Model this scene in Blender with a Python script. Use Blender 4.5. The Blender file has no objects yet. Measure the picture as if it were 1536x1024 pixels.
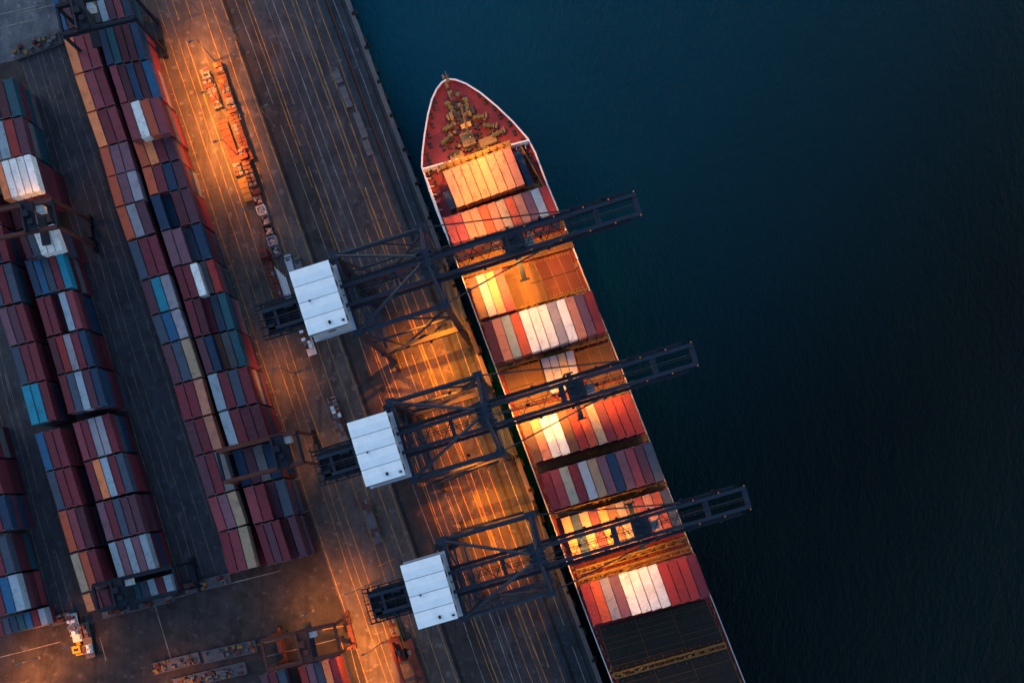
import bpy, bmesh, math, random
from mathutils import Vector, Matrix
random.seed(7)
R = math.radians
S = bpy.context.scene
COL = S.collection
H, F, NX, NY = 250.0, 1342.0, 850.0, 740.0       # camera height, focal length and nadir (photo pixels)

def at(px, py, z=0.0):
    k = (H - z) / F
    return Vector(((px - NX) * k, -(py - NY) * k, z))

# ------------------------------------------------------------------ helpers
class MB:
    def __init__(s):
        s.v = []; s.f = []; s.m = []; s.c = []
    def add(s, verts, faces, mi=0, col=None):
        b = len(s.v); s.v += [tuple(p) for p in verts]
        for f in faces:
            s.f.append(tuple(b + i for i in f)); s.m.append(mi); s.c.append(col)
    def hexa(s, p, mi=0, col=None):          # 4 bottom (ccw from above) then 4 top
        s.add(p, [(3, 2, 1, 0), (4, 5, 6, 7), (0, 1, 5, 4), (1, 2, 6, 5), (2, 3, 7, 6), (3, 0, 4, 7)], mi, col)
    def box(s, c, d, rz=0.0, mi=0, taper=1.0, col=None):
        cx, cy, cz = c; hx, hy, hz = d[0] / 2, d[1] / 2, d[2] / 2
        cs, sn = math.cos(rz), math.sin(rz); P = []
        for z, t in ((-hz, 1), (hz, taper)):
            for x, y in ((-hx, -hy), (hx, -hy), (hx, hy), (-hx, hy)):
                x *= t; y *= t
                P.append((cx + x * cs - y * sn, cy + x * sn + y * cs, cz + z))
        s.hexa(P, mi, col)
    def beam(s, a, b, w, h, mi=0, w2=None, h2=None):
        a = Vector(a); b = Vector(b); d = (b - a).normalized()
        up = Vector((0, 0, 1)) if abs(d.z) < .98 else Vector((0, 1, 0))
        sd = d.cross(up).normalized(); u = sd.cross(d).normalized()
        w2 = w if w2 is None else w2; h2 = h if h2 is None else h2
        P = []
        for p, ww, hh in ((a, w, h), (b, w2, h2)):
            P += [p - sd * ww / 2 - u * hh / 2, p + sd * ww / 2 - u * hh / 2, p + sd * ww / 2 + u * hh / 2, p - sd * ww / 2 + u * hh / 2]
        s.add(P, [(0, 1, 2, 3), (7, 6, 5, 4), (4, 5, 1, 0), (5, 6, 2, 1), (6, 7, 3, 2), (7, 4, 0, 3)], mi)
    def tube(s, a, b, r, n=8, mi=0, r2=None):
        a = Vector(a); b = Vector(b); d = (b - a).normalized()
        up = Vector((0, 0, 1)) if abs(d.z) < .98 else Vector((0, 1, 0))
        sd = d.cross(up).normalized(); u = sd.cross(d).normalized()
        r2 = r if r2 is None else r2; P = []
        for p, q in ((a, r), (b, r2)):
            for i in range(n):
                t = 2 * math.pi * i / n
                P.append(p + sd * math.cos(t) * q + u * math.sin(t) * q)
        fs = [tuple(range(n)), tuple(range(2 * n - 1, n - 1, -1))]
        for i in range(n):
            j = (i + 1) % n; fs.append((i, i + n, j + n, j))
        s.add(P, fs, mi)
    def prism(s, pts, z0, z1, mi=0):
        n = len(pts)
        P = [(p[0], p[1], z0) for p in pts] + [(p[0], p[1], z1) for p in pts]
        fs = [tuple(range(n - 1, -1, -1)), tuple(range(n, 2 * n))]
        for i in range(n):
            j = (i + 1) % n; fs.append((i, j, j + n, i + n))
        s.add(P, fs, mi)
    def ring(s, c, r, w, h, n=20, mi=0):
        pts = [Vector((c[0] + r * math.cos(6.2832 * i / n), c[1] + r * math.sin(6.2832 * i / n), c[2])) for i in range(n)]
        for i in range(n): s.beam(pts[i], pts[(i + 1) % n], w, h, mi)
    def mesh(s, name, mats, fix=True):
        me = bpy.data.meshes.new(name)
        me.from_pydata(s.v, [], s.f)
        if not isinstance(mats, (list, tuple)): mats = [mats]
        for m in mats: me.materials.append(m)
        me.polygons.foreach_set('material_index', s.m)
        if any(c is not None for c in s.c):
            ca = me.color_attributes.new('Paint', 'FLOAT_COLOR', 'CORNER')
            data = []
            for p, c in zip(me.polygons, s.c):
                data += list((c or (.2, .2, .2)) + (1.0,)) * p.loop_total
            ca.data.foreach_set('color', data)
        if fix:
            bm = bmesh.new(); bm.from_mesh(me)
            bmesh.ops.recalc_face_normals(bm, faces=bm.faces[:])
            bm.to_mesh(me); bm.free()
        me.update()
        return me
    def build(s, name, mats, parent=None, loc=None, rz=0, fix=True):
        o = bpy.data.objects.new(name, s.mesh(name, mats, fix)); COL.objects.link(o)
        if parent is not None: o.parent = parent
        if loc is not None: o.location = loc
        o.rotation_euler = (0, 0, rz)
        return o

def tag(o, label=None, cat=None, group=None, kind=None):
    if label: o['label'] = label
    if cat: o['category'] = cat
    if group: o['group'] = group
    if kind: o['kind'] = kind
    return o
def thing(name, label, cat, loc, rz=0, group=None):
    o = bpy.data.objects.new(name, None); COL.objects.link(o)
    o.empty_display_size = .5; o.location = loc; o.rotation_euler = (0, 0, rz)
    return tag(o, label, cat, group)
def copy_tree(o, parent=None):
    c = o.copy(); COL.objects.link(c)
    if parent: c.parent = parent
    for ch in list(o.children): copy_tree(ch, c)
    return c

# ------------------------------------------------------------------ materials
def mat_new(name):
    m = bpy.data.materials.new(name); m.use_nodes = True
    nt = m.node_tree; b = nt.nodes['Principled BSDF']; b.inputs['Specular IOR Level'].default_value = .12
    return m, nt, b
def N(nt, t, **k):
    n = nt.nodes.new(t)
    for a, v in k.items():
        if a.startswith('i_'):
            n.inputs[a[2:].replace('_', ' ')].default_value = v
        else: setattr(n, a, v)
    return n
def mixc(nt, fac, a, b, mode='MIX'):
    n = nt.nodes.new('ShaderNodeMix'); n.data_type = 'RGBA'; n.blend_type = mode
    for sock, v in ((n.inputs[0], fac), (n.inputs[6], a), (n.inputs[7], b)):
        if isinstance(v, bpy.types.NodeSocket): nt.links.new(v, sock)
        elif isinstance(v, (int, float)): sock.default_value = v
        else: sock.default_value = tuple(v) + (1.0,)
    return n.outputs[2]
def noise(nt, vec, scale, detail=6, rough=.6, lo=.35, hi=.65):
    n = N(nt, 'ShaderNodeTexNoise'); n.inputs['Scale'].default_value = scale
    n.inputs['Detail'].default_value = detail; n.inputs['Roughness'].default_value = rough
    if vec is not None: nt.links.new(vec, n.inputs['Vector'])
    r = N(nt, 'ShaderNodeMapRange'); r.inputs[1].default_value = lo; r.inputs[2].default_value = hi
    nt.links.new(n.outputs[0], r.inputs[0])
    return r.outputs[0]
def mapped(nt, rot=0.0, scale=(1, 1, 1), src='Object'):
    tc = N(nt, 'ShaderNodeTexCoord'); mp = N(nt, 'ShaderNodeMapping')
    mp.inputs['Rotation'].default_value = (0, 0, rot); mp.inputs['Scale'].default_value = scale
    nt.links.new(tc.outputs[src], mp.inputs[0]); return mp.outputs[0]
def mul(nt, a, k):
    n = N(nt, 'ShaderNodeMath', operation='MULTIPLY')
    nt.links.new(a, n.inputs[0])
    if isinstance(k, bpy.types.NodeSocket): nt.links.new(k, n.inputs[1])
    else: n.inputs[1].default_value = k
    return n.outputs[0]
def bump(nt, b, h, st=.3, dist=.02):
    n = N(nt, 'ShaderNodeBump'); n.inputs['Strength'].default_value = st; n.inputs['Distance'].default_value = dist
    nt.links.new(h, n.inputs['Height']); nt.links.new(n.outputs[0], b.inputs['Normal'])

def paint(name, col, rough=.45, wear=.35, wearcol=(.09, .05, .03), metallic=0.0, scale=.8):
    m, nt, b = mat_new(name)
    v = mapped(nt)
    n1 = noise(nt, v, scale, 7, .65, .42, .75)
    n2 = noise(nt, v, scale * 5, 5, .6, .5, .8)
    c = mixc(nt, mul(nt, n1, wear), col, [x * .55 for x in col])
    c = mixc(nt, mul(nt, n2, wear * .5), c, wearcol)
    nt.links.new(c, b.inputs['Base Color'])
    b.inputs['Roughness'].default_value = rough; b.inputs['Metallic'].default_value = metallic
    bump(nt, b, n2, .15, .02)
    return m

def ground_mat(name, c1, c2, stain, rot=R(20), slabs=None, joint=.5, tyre=.5, rough=.85):
    m, nt, b = mat_new(name)
    v = mapped(nt, rot); tc = N(nt, 'ShaderNodeTexCoord')
    big = noise(nt, v, .035, 4, .6, .35, .65)
    mid = noise(nt, v, .22, 7, .65, .38, .68)
    fine = noise(nt, v, 2.5, 5, .7, .3, .7)
    vs = mapped(nt, rot, (1.0, .035, 1)); st = noise(nt, vs, .55, 6, .6, .48, .72)
    sp = noise(nt, v, .45, 3, .5, .60, .70)
    c = mixc(nt, big, c1, c2)
    c = mixc(nt, mul(nt, mid, .8), c, stain)
    oil = noise(nt, mapped(nt, rot, (1, .45, 1)), .13, 5, .7, .56, .68)
    c = mixc(nt, mul(nt, oil, .7), c, [x * .45 for x in stain])
    c = mixc(nt, mul(nt, st, tyre), c, [x * .35 for x in c1])
    c = mixc(nt, mul(nt, sp, .5), c, [min(.5, x * 1.9) for x in c2])
    c = mixc(nt, mul(nt, fine, .25), c, [x * 1.5 for x in c2])
    if slabs:
        br = N(nt, 'ShaderNodeTexBrick'); br.offset = .0; br.inputs['Scale'].default_value = 1.0
        br.inputs['Brick Width'].default_value = slabs[0]; br.inputs['Row Height'].default_value = slabs[1]
        br.inputs['Mortar Size'].default_value = .09; br.inputs['Mortar Smooth'].default_value = .3
        br.inputs['Color1'].default_value = (1, 1, 1, 1); br.inputs['Color2'].default_value = (.62, .64, .7, 1)
        br.inputs['Mortar'].default_value = (joint, joint, joint, 1)
        nt.links.new(v, br.inputs['Vector'])
        c = mixc(nt, .8, c, br.outputs['Color'], 'MULTIPLY')
    nt.links.new(c, b.inputs['Base Color'])
    rr = N(nt, 'ShaderNodeMapRange'); rr.inputs[3].default_value = rough - .3; rr.inputs[4].default_value = rough
    nt.links.new(mid, rr.inputs[0]); nt.links.new(rr.outputs[0], b.inputs['Roughness'])
    bump(nt, b, fine, .35, .03)
    return m

M = {}
M['asphalt'] = ground_mat('asphalt', (.029, .026, .028), (.046, .040, .042), (.013, .011, .013))
M['road'] = ground_mat('worn road', (.066, .056, .054), (.098, .083, .078), (.034, .029, .03), tyre=.8)
M['lane'] = ground_mat('lane asphalt', (.033, .037, .050), (.047, .050, .064), (.018, .020, .028), rot=R(17))
M['apron'] = ground_mat('apron concrete', (.033, .036, .045), (.068, .067, .078), (.016, .017, .023), slabs=(5.2, 6.0), joint=.55, tyre=.55)
M['edge'] = ground_mat('edge concrete', (.016, .030, .046), (.028, .042, .06), (.010, .015, .022), tyre=.6)
M['pad'] = ground_mat('pale paving', (.075, .09, .12), (.125, .13, .15), (.035, .042, .06), rot=R(-75), tyre=.5)
M['darkstrip'] = ground_mat('dark strip paving', (.010, .012, .014), (.02, .018, .018), (.008, .008, .009), tyre=.2)

def marking(name, col, base=(.07, .06, .055), worn=.55):
    m, nt, b = mat_new(name)
    v = mapped(nt); n1 = noise(nt, v, .35, 8, .7, .42, .62)
    nt.links.new(mixc(nt, mul(nt, n1, worn), col, base), b.inputs['Base Color'])
    b.inputs['Roughness'].default_value = .7
    return m
M['yellow_line'] = marking('yellow road paint', (.36, .19, .05), worn=.75)
M['faint_line'] = marking('faded road paint', (.17, .13, .10), (.035, .035, .04), .8)
M['white_line'] = marking('white road paint', (.24, .22, .21), worn=.75)
M['red_line'] = marking('red road paint', (.32, .08, .06))
M['rail'] = paint('worn rail steel', (.16, .14, .13), .4, .5, (.12, .05, .02), .7)

def container_mat(name, src):
    m, nt, b = mat_new(name)
    tc = N(nt, 'ShaderNodeTexCoord'); oi = N(nt, 'ShaderNodeObjectInfo')
    if src == 'obj': colr = oi.outputs['Color']
    else:
        a = N(nt, 'ShaderNodeVertexColor'); a.layer_name = 'Paint'; colr = a.outputs['Color']
    off = N(nt, 'ShaderNodeVectorMath', operation='SCALE'); off.inputs[0].default_value = (37, 91, 13)
    nt.links.new(oi.outputs['Random'], off.inputs['Scale'])
    ad = N(nt, 'ShaderNodeVectorMath', operation='ADD')
    nt.links.new(tc.outputs['Object'], ad.inputs[0]); nt.links.new(off.outputs[0], ad.inputs[1])
    v = ad.outputs[0]
    big = noise(nt, v, .28, 5, .6, .38, .7)
    mid = noise(nt, v, 1.1, 7, .7, .5, .75)
    spot = noise(nt, v, 2.6, 3, .5, .66, .74)
    c = mixc(nt, mul(nt, big, .30), colr, mixc(nt, .7, colr, (.06, .055, .065)))
    c = mixc(nt, mul(nt, mid, .45), c, mixc(nt, .55, colr, (.16, .14, .135)))
    dk = noise(nt, v, .55, 4, .6, .55, .72)
    c = mixc(nt, mul(nt, dk, .55), c, mixc(nt, .7, colr, (.015, .012, .014)))
    c = mixc(nt, mul(nt, spot, .5), c, (.06, .03, .022))
    nt.links.new(c, b.inputs['Base Color'])
    b.inputs['Roughness'].default_value = .5
    bump(nt, b, mid, .12, .03)
    return m
M['cont'] = container_mat('container paint', 'obj')
M['cont_low'] = container_mat('stacked container paint', 'att')
M['casting'] = paint('casting steel', (.30, .27, .27), .5, .6)
M['doorgear'] = paint('door bar steel', (.25, .25, .26), .4, .4, metallic=.6)
M['crane'] = paint('slate blue crane paint', (.022, .031, .050), .42, .35, (.03, .022, .02))
M['crane2'] = paint('dark crane steel', (.013, .019, .030), .5, .4, (.04, .03, .025))
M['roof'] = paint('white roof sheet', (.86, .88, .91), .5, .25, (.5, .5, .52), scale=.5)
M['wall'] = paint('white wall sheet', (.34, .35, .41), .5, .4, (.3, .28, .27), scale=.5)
M['seam'] = paint('dark seam', (.02, .022, .028), .7, .2)
M['dark'] = paint('black rubber', (.015, .015, .016), .7, .3)
M['glass'] = paint('dark glass', (.02, .03, .04), .08, .05)
M['rope'] = paint('greased rope', (.03, .03, .035), .6, .2)
M['hull'] = paint('dark hull paint', (.02, .035, .055), .4, .3)
M['deck'] = paint('red oxide deck', (.25, .045, .055), .55, .75, (.14, .05, .045), scale=.35)
M['rim'] = paint('white bulwark cap', (.78, .72, .74), .45, .15)
M['gear'] = paint('tan deck gear', (.27, .17, .085), .5, .7, (.15, .06, .03), scale=1.5)
M['gear2'] = paint('dark deck gear', (.06, .05, .05), .5, .4)
M['gear3'] = paint('green drum paint', (.14, .13, .05), .5, .4)
M['chain'] = paint('anchor chain', (.04, .035, .035), .6, .4)
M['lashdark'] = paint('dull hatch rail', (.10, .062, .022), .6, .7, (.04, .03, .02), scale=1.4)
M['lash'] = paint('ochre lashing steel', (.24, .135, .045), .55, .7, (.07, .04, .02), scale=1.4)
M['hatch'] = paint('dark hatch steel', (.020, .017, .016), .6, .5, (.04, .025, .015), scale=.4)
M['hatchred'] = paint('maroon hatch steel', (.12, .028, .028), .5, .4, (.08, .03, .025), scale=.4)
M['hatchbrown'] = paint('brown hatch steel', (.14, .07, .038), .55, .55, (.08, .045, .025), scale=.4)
M['yellow'] = paint('yellow machine paint', (.55, .30, .03), .45, .4)
M['redm'] = paint('red machine paint', (.13, .026, .022), .45, .45)
M['whitem'] = paint('white vehicle paint', (.65, .65, .67), .3, .25)
M['greym'] = paint('grey vehicle paint', (.12, .11, .125), .45, .4)
M['rtg'] = paint('rust red gantry paint', (.10, .034, .028), .5, .5)
M['rtg2'] = paint('blue gantry paint', (.010, .015, .026), .5, .5)
M['conc'] = paint('cast concrete', (.10, .105, .12), .8, .6, (.04, .04, .045))
def emit(name, col, s):
    m, nt, b = mat_new(name)
    b.inputs['Base Color'].default_value = (.8, .8, .8, 1)
    b.inputs['Emission Color'].default_value = col + (1,); b.inputs['Emission Strength'].default_value = s
    return m
SOD = (1.0, .37, .045); SODG = (1.0, .28, .03); PORT = (1.0, .205, .004); WARM = (1.0, .52, .22)
M['marker'] = emit('marker lens', (1.0, .30, .08), .16)
M['marker'].node_tree.nodes['Principled BSDF'].inputs['Base Color'].default_value = (.05, .015, .01, 1)
M['lens'] = emit('sodium lens', (1.0, .5, .15), 18)

# ------------------------------------------------------------------ lights
LIGHTS = []
def lamp(loc, power, tgt=None, spot=150, col=SOD, parent=None, radius=.35, blend=1.0):
    l = bpy.data.lights.new('floodlight', 'SPOT'); l.energy = power; l.color = col
    l.spot_size = R(spot); l.spot_blend = blend; l.shadow_soft_size = radius
    o = bpy.data.objects.new('floodlight', l); COL.objects.link(o); o.location = loc
    if tgt is not None:
        d = Vector(tgt) - Vector(loc); o.rotation_euler = d.to_track_quat('-Z', 'Y').to_euler()
    if parent is not None:
        o.parent = parent
    return o

# ------------------------------------------------------------------ camera, sky
cam = bpy.data.cameras.new('camera'); co = bpy.data.objects.new('camera', cam); COL.objects.link(co)
co.location = (0, 0, H); cam.sensor_width = 36; cam.lens = 36 * F / 1536
cam.shift_x = -(NX - 768) / 1536; cam.shift_y = (NY - 512) / 1536
cam.clip_start = 1; cam.clip_end = 6000
S.camera = co
w = bpy.data.worlds.new('World'); S.world = w; w.use_nodes = True
nt = w.node_tree; bg = nt.nodes['Background']
sky = nt.nodes.new('ShaderNodeTexSky'); sky.sky_type = 'NISHITA'; sky.sun_disc = False
sky.sun_elevation = R(12.0); sky.sun_rotation = R(-60); sky.air_density = 1.0; sky.dust_density = .5; sky.ozone_density = 1.5
nt.links.new(sky.outputs[0], bg.inputs[0]); bg.inputs[1].default_value = .118
sl = bpy.data.lights.new('sun', 'SUN'); sl.energy = .02; sl.angle = R(12); sl.color = (1, .75, .6)
so = bpy.data.objects.new('sun', sl); COL.objects.link(so); so.rotation_euler = (R(78), 0, R(60 + 180))
S.view_settings.view_transform = 'Standard'; S.view_settings.look = 'None'; S.view_settings.exposure = 1.6; S.view_settings.gamma = 1
S.view_settings.use_curve_mapping = False

# ------------------------------------------------------------------ ground, quay, water
QX0, QX1 = 524.0, 904.0
def qx(y): return QX0 + (QX1 - QX0) * y / 1024.0
def lin(x0, x512, y): return x0 + (x512 - x0) * y / 512.0
qa, qb = at(qx(-9000), -9000), at(qx(9000), 9000)
m = MB(); m.add([(-2500, qb.y, 0), (qb.x, qb.y, 0), (qa.x, qa.y, 0), (-2500, qa.y, 0)], [(0, 1, 2, 3)])
tag(m.build('ground', M['asphalt']), kind='structure')
def strip(name, mat, xl, xr, z, y0=-700, y1=1700):
    m = MB(); P = [at(lin(*xl, y1), y1), at(lin(*xr, y1), y1), at(lin(*xr, y0), y0), at(lin(*xl, y0), y0)]
    m.add([(p.x, p.y, z) for p in P], [(0, 1, 2, 3)])
    return tag(m.build(name, mat), kind='structure')
Q = (QX0, 714.0)
strip('road', M['road'], (205, 378), (333, 512), .004)
strip('service_lane', M['asphalt'], (340, 519), (371, 559), .004)
strip('apron', M['apron'], (371, 559), (478, 665), .004)
strip('quay_edge_lane', M['edge'], (478, 665), (519, 709), .004)
strip('shadow_strip', M['darkstrip'], (333.5, 512.5), (339.5, 518.5), .004)  # no channel here: long shadow beside the median, painted as a dark strip
strip('cable_trench', M['darkstrip'], (486, 673), (491, 678), .008)
strip('cable_trench', M['darkstrip'], (510, 699), (513, 702), .008)
m = MB(); P = [at(-400, 175), at(18, 92), at(112, 58), at(70, -60), at(60, -700), at(-900, -700)]
m.add([(p.x, p.y, .008) for p in P], [tuple(range(5, -1, -1))])
tag(m.build('terminal_pavement', M['pad']), kind='structure')
m = MB()
P = [at(32, 92), at(92, 66), at(345, 858), at(278, 882)]
m.add([(p.x, p.y, .004) for p in P], [(3, 2, 1, 0)])
P = [at(-60, 330), at(-30, 330), at(118, 915), at(76, 928)]
m.add([(p.x, p.y, .004) for p in P], [(3, 2, 1, 0)])
tag(m.build('yard_lane', M['lane']), kind='structure')
# quay coping and wall
u = (qb - qa).normalized(); nrm = Vector((-u.y, u.x, 0))      # u runs south, nrm points to the sea side or away
if nrm.x < 0: nrm = -nrm
m = MB(); a, b = at(qx(-700), -700), at(qx(1700), 1700)
m.beam(a - nrm * .55 + Vector((0, 0, .06)), b - nrm * .55 + Vector((0, 0, .06)), 1.1, .12)
m.beam(a - nrm * .5 + Vector((0, 0, -4.1)), b - nrm * .5 + Vector((0, 0, -4.1)), 1.0, 8)
tag(m.build('quay', M['conc']), kind='structure')

wm, nt, b = mat_new('harbour water')
v = mapped(nt, R(-35), (1, .5, 1))
w1 = noise(nt, v, .16, 5, .6, 0, 1); w2 = noise(nt, v, .7, 6, .7, 0, 1)
tc = N(nt, 'ShaderNodeTexCoord')
vl = noise(nt, tc.outputs['Object'], .006, 3, .55, .3, .7)
# vignette darkening painted into the water colour: darkest south east, paler north west
dt = N(nt, 'ShaderNodeVectorMath', operation='DOT_PRODUCT'); nt.links.new(tc.outputs['Object'], dt.inputs[0])
dt.inputs[1].default_value = (-.75, .66, 0)
mr = N(nt, 'ShaderNodeMapRange'); mr.interpolation_type = 'SMOOTHSTEP'
mr.inputs[1].default_value = -60; mr.inputs[2].default_value = 135
nt.links.new(dt.outputs['Value'], mr.inputs[0])
c = mixc(nt, mr.outputs[0], (.0001, .0042, .0070), (.0006, .056, .092))
c = mixc(nt, mul(nt, vl, .45), c, (.0006, .016, .019))
nt.links.new(c, b.inputs['Base Color']); b.inputs['Roughness'].default_value = .12; b.inputs['IOR'].default_value = 1.33; b.inputs['Specular IOR Level'].default_value = .05
ad = N(nt, 'ShaderNodeMath', operation='MULTIPLY_ADD'); nt.links.new(w2, ad.inputs[0]); ad.inputs[1].default_value = .9; nt.links.new(w1, ad.inputs[2])
bump(nt, b, ad.outputs[0], 1.0, .9)
M['water'] = wm
m = MB(); m.add([(-3000, -3000, -4), (3000, -3000, -4), (3000, 3000, -4), (-3000, 3000, -4)], [(0, 1, 2, 3)])
tag(m.build('water', M['water']), kind='structure')

# painted lines -------------------------------------------------------------
def poly_line(mb, pts, w, mi, jit=.10, dash=None, z=.012):
    W = [at(*p) for p in pts]; out = []
    for a, b in zip(W, W[1:]):
        n = max(1, int((b - a).length / 6))
        for i in range(n): out.append(a.lerp(b, i / n))
    out.append(W[-1])
    J = []; d = 0.0
    for p in out:
        d = d * .7 + random.uniform(-jit, jit); J.append(p + Vector((d, 0, 0)))
    for i, (a, b) in enumerate(zip(J, J[1:])):
        if dash and (i % dash) == dash - 1: continue
        if random.random() < .04: continue
        t = (b - a); s = Vector((-t.y, t.x, 0)).normalized() * (w * random.uniform(.75, 1.2)) / 2
        mb.add([a - s + Vector((0, 0, z)), b - s + Vector((0, 0, z)), b + s + Vector((0, 0, z)), a + s + Vector((0, 0, z))], [(0, 1, 2, 3)], mi)
mk = MB()
Y0, Y1 = -500, 1500
def longline(x0, x5, w=.24, mi=0, y0=Y0, y1=Y1, dash=None, jit=.10, bend=None):
    ys = [y0 + (y1 - y0) * i / 8 for i in range(9)]
    poly_line(mk, [(lin(x0, x5, y), y) for y in ys], w * .82, mi, jit * 1.6, dash)
for x0, x5, w_, mi, d in ((500, 689, .2, 1, None), (474, 661, .22, 0, None), (459, 646, .26, 0, None), (443, 632, .34, 0, None), (437, 625, .2, 0, None),
                          (423, 611, .24, 0, None), (409, 597, .24, 1, None), (396, 584, .24, 1, 9), (384, 570, .2, 0, None), (371, 559, .3, 0, None),
                          (366, 554, .18, 0, None), (352, 540, .2, 1, None), (331, 509, .24, 0, None), (315, 491, .26, 0, None), (300, 474, .26, 0, None),
                          (279, 455, .2, 0, None), (258, 431, .3, 0, None), (247, 419, .18, 0, None), (232, 406, .2, 0, None), (216, 384, .24, 0, None)):
    longline(x0, x5, w_, mi, dash=d)
for p, q, mi, d in (((32, 95), (160, 512), 1, None), ((41, 90), (172, 512), 0, None), ((55, 82), (186, 512), 1, 7), ((63, 80), (197, 512), 0, None),
                    ((75, 75), (215, 512), 1, None), ((87, 70), (230, 512), 1, None)):
    s = (q[0] - p[0]) / (q[1] - p[1]); e = 872 - (p[0] - 32) * .32
    poly_line(mk, [p, q, (q[0] + s * (e - q[1]), e)], .2, 3, .2, d)
for p, q, mi in (((-14, 480), (108, 915), 1), ((-40, 480), (82, 922), 0), ((-22, 480), (98, 920), 0), ((8, 560), (112, 930), 1)):
    poly_line(mk, [p, q], .18, 3, .2)
for pts, mi in ((((0, 985), (40, 975), (90, 962)), 1), (((20, 948), (75, 936)), 1), (((155, 918), (180, 913), (205, 906)), 1), (((230, 905), (300, 886), (420, 856)), 1),
                (((150, 955), (160, 990)), 1), (((232, 905), (245, 950), (262, 1005)), 1), (((380, 968), (450, 950), (515, 938)), 0), (((395, 985), (450, 972), (508, 957)), 1),
                (((512, 962), (520, 990), (535, 1040)), 0), (((524, 965), (533, 1000), (545, 1040)), 1), (((30, 20), (90, 5)), 1), (((0, 22), (60, 8)), 1), (((0, 42), (50, 30)), 1)):
    poly_line(mk, pts, .22, mi, .1)
for i in range(34):                       # short cross ticks of the box lanes beside the stacks
    y = 20 + i * 24.0; x = lin(216, 384, y)
    if i % 3: poly_line(mk, [(x - 12, y + 4), (x - 2, y + 1)], .16, 1, .02)
for i in range(26):
    y = 560 + i * 17.0; x = lin(258, 431, y)
    if i % 4 == 1: poly_line(mk, [(x + 22, y), (x + 46, y - 11)], .16, 0, .02)
tag(mk.build('lane_markings', [M['yellow_line'], M['white_line'], M['red_line'], M['faint_line']]), kind='structure')
rl = MB()
for x0, x5 in ((517.5, 707.5), (396.5, 586.5)):
    a, b = at(lin(x0, x5, -700), -700, .05), at(lin(x0, x5, 1700), 1700, .05)
    rl.beam(a, b, .16, .10)
for x0, x5 in ((438.5, 627), (441, 629.5)):
    a, b = at(lin(x0, x5, -700), -700, .03), at(lin(x0, x5, 1700), 1700, .03)
    rl.beam(a, b, .10, .06)
tag(rl.build('crane_rail', M['rail']), kind='structure')

# ------------------------------------------------------------------ containers
PAL = {'pch': ((.52, .27, .15), 'peach'), 'mar': ((.17, .026, .042), 'maroon'), 'dmar': ((.085, .02, .032), 'dark maroon'), 'red': ((.34, .036, .036), 'red'), 'org': ((.78, .22, .085), 'orange'),
       'rorg': ((.55, .10, .05), 'red orange'), 'sal': ((.48, .19, .13), 'salmon'), 'pink': ((.25, .05, .07), 'dusky pink'), 'mau': ((.20, .09, .125), 'mauve'), 'pur': ((.10, .038, .06), 'purple'),
       'sla': ((.055, .078, .12), 'slate blue'), 'navy': ((.014, .045, .10), 'navy blue'), 'blue': ((.018, .11, .235), 'blue'), 'cyan': ((.015, .26, .38), 'cyan'),
       'teal': ((.015, .085, .12), 'dark teal'), 'whi': ((.78, .76, .75), 'white'), 'pal': ((.31, .39, .47), 'pale blue'), 'lil': ((.33, .30, .35), 'pale lilac'),
       'bei': ((.42, .29, .20), 'beige'), 'gry': ((.17, .16, .17), 'grey'), 'bro': ((.16, .075, .05), 'brown'), 'sage': ((.36, .40, .36), 'sage grey')}
CW, CL, CH = 2.44, 12.19, 2.59
def cont_mesh(ridges=16):
    m = MB(); hw, hl = CW / 2, CL / 2
    # corrugated long sides
    for sx in (-1, 1):
        top, bot = [], []; n = ridges * 4; k = 0
        for i in range(ridges):
            y0 = -hl + .12 + (CL - .24) * i / ridges; st = (CL - .24) / ridges
            for f, d in ((0, 0), (.3, 0), (.5, .045), (.8, .045)):
                top.append((sx * (hw - d - .01), y0 + st * f, CH - .1)); bot.append((sx * (hw - d - .01), y0 + st * f, .14))
        top.append((sx * (hw - .01), hl - .12, CH - .1)); bot.append((sx * (hw - .01), hl - .12, .14))
        P = bot + top; L = len(bot)
        m.add(P, [(i, i + 1, i + 1 + L, i + L) for i in range(L - 1)])
        m.box((sx * (hw - .05), 0, CH - .06), (.10, CL - .3, .12)); m.box((sx * (hw - .05), 0, .08), (.10, CL - .3, .16))
    # ribbed roof
    P = []; nr = ridges
    for i in range(nr):
        y0 = -hl + .1 + (CL - .2) * i / nr; st = (CL - .2) / nr
        for f, d in ((0, 0), (.35, 0), (.5, .012), (.85, .012)):
            P.append((y0 + st * f, CH - .035 - d))
    P.append((hl - .1, CH - .035))
    V = [(-hw + .09, y, z) for y, z in P] + [(hw - .09, y, z) for y, z in P]; L = len(P)
    m.add(V, [(i, i + L, i + L + 1, i + 1) for i in range(L - 1)])
    for sy in (-1, 1):
        m.box((0, sy * (hl - .05), CH - .06), (CW - .3, .10, .12)); m.box((0, sy * (hl - .05), .08), (CW - .3, .10, .16))
        if sy > 0: m.box((0, sy * (hl - .07), CH / 2), (CW - .2, .06, CH - .25))
        for sx in (-1, 1):
            m.box((sx * (hw - .06), sy * (hl - .06), CH / 2), (.12, .12, CH - .32))
            for z in (.07, CH - .07): m.box((sx * (hw - .08), sy * (hl - .085), z), (.17, .18, .15), mi=1)
    m.box((0, 0, .11), (CW - .2, CL - .2, .06))
    return m
cm = cont_mesh()
CONT_ME = cm.mesh('container', [M['cont'], M['casting']])
dm = MB()
for sx in (-1, 1): dm.box((sx * .555, -CL / 2 + .05, CH / 2), (1.06, .05, CH - .34))
for x in (-.85, -.3, .3, .85): dm.tube((x, -CL / 2 - .005, .2), (x, -CL / 2 - .005, CH - .2), .025, 6, 1)
for x in (-.57, .57): dm.box((x, -CL / 2 + .01, 1.1), (.5, .04, .06), mi=1)
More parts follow.
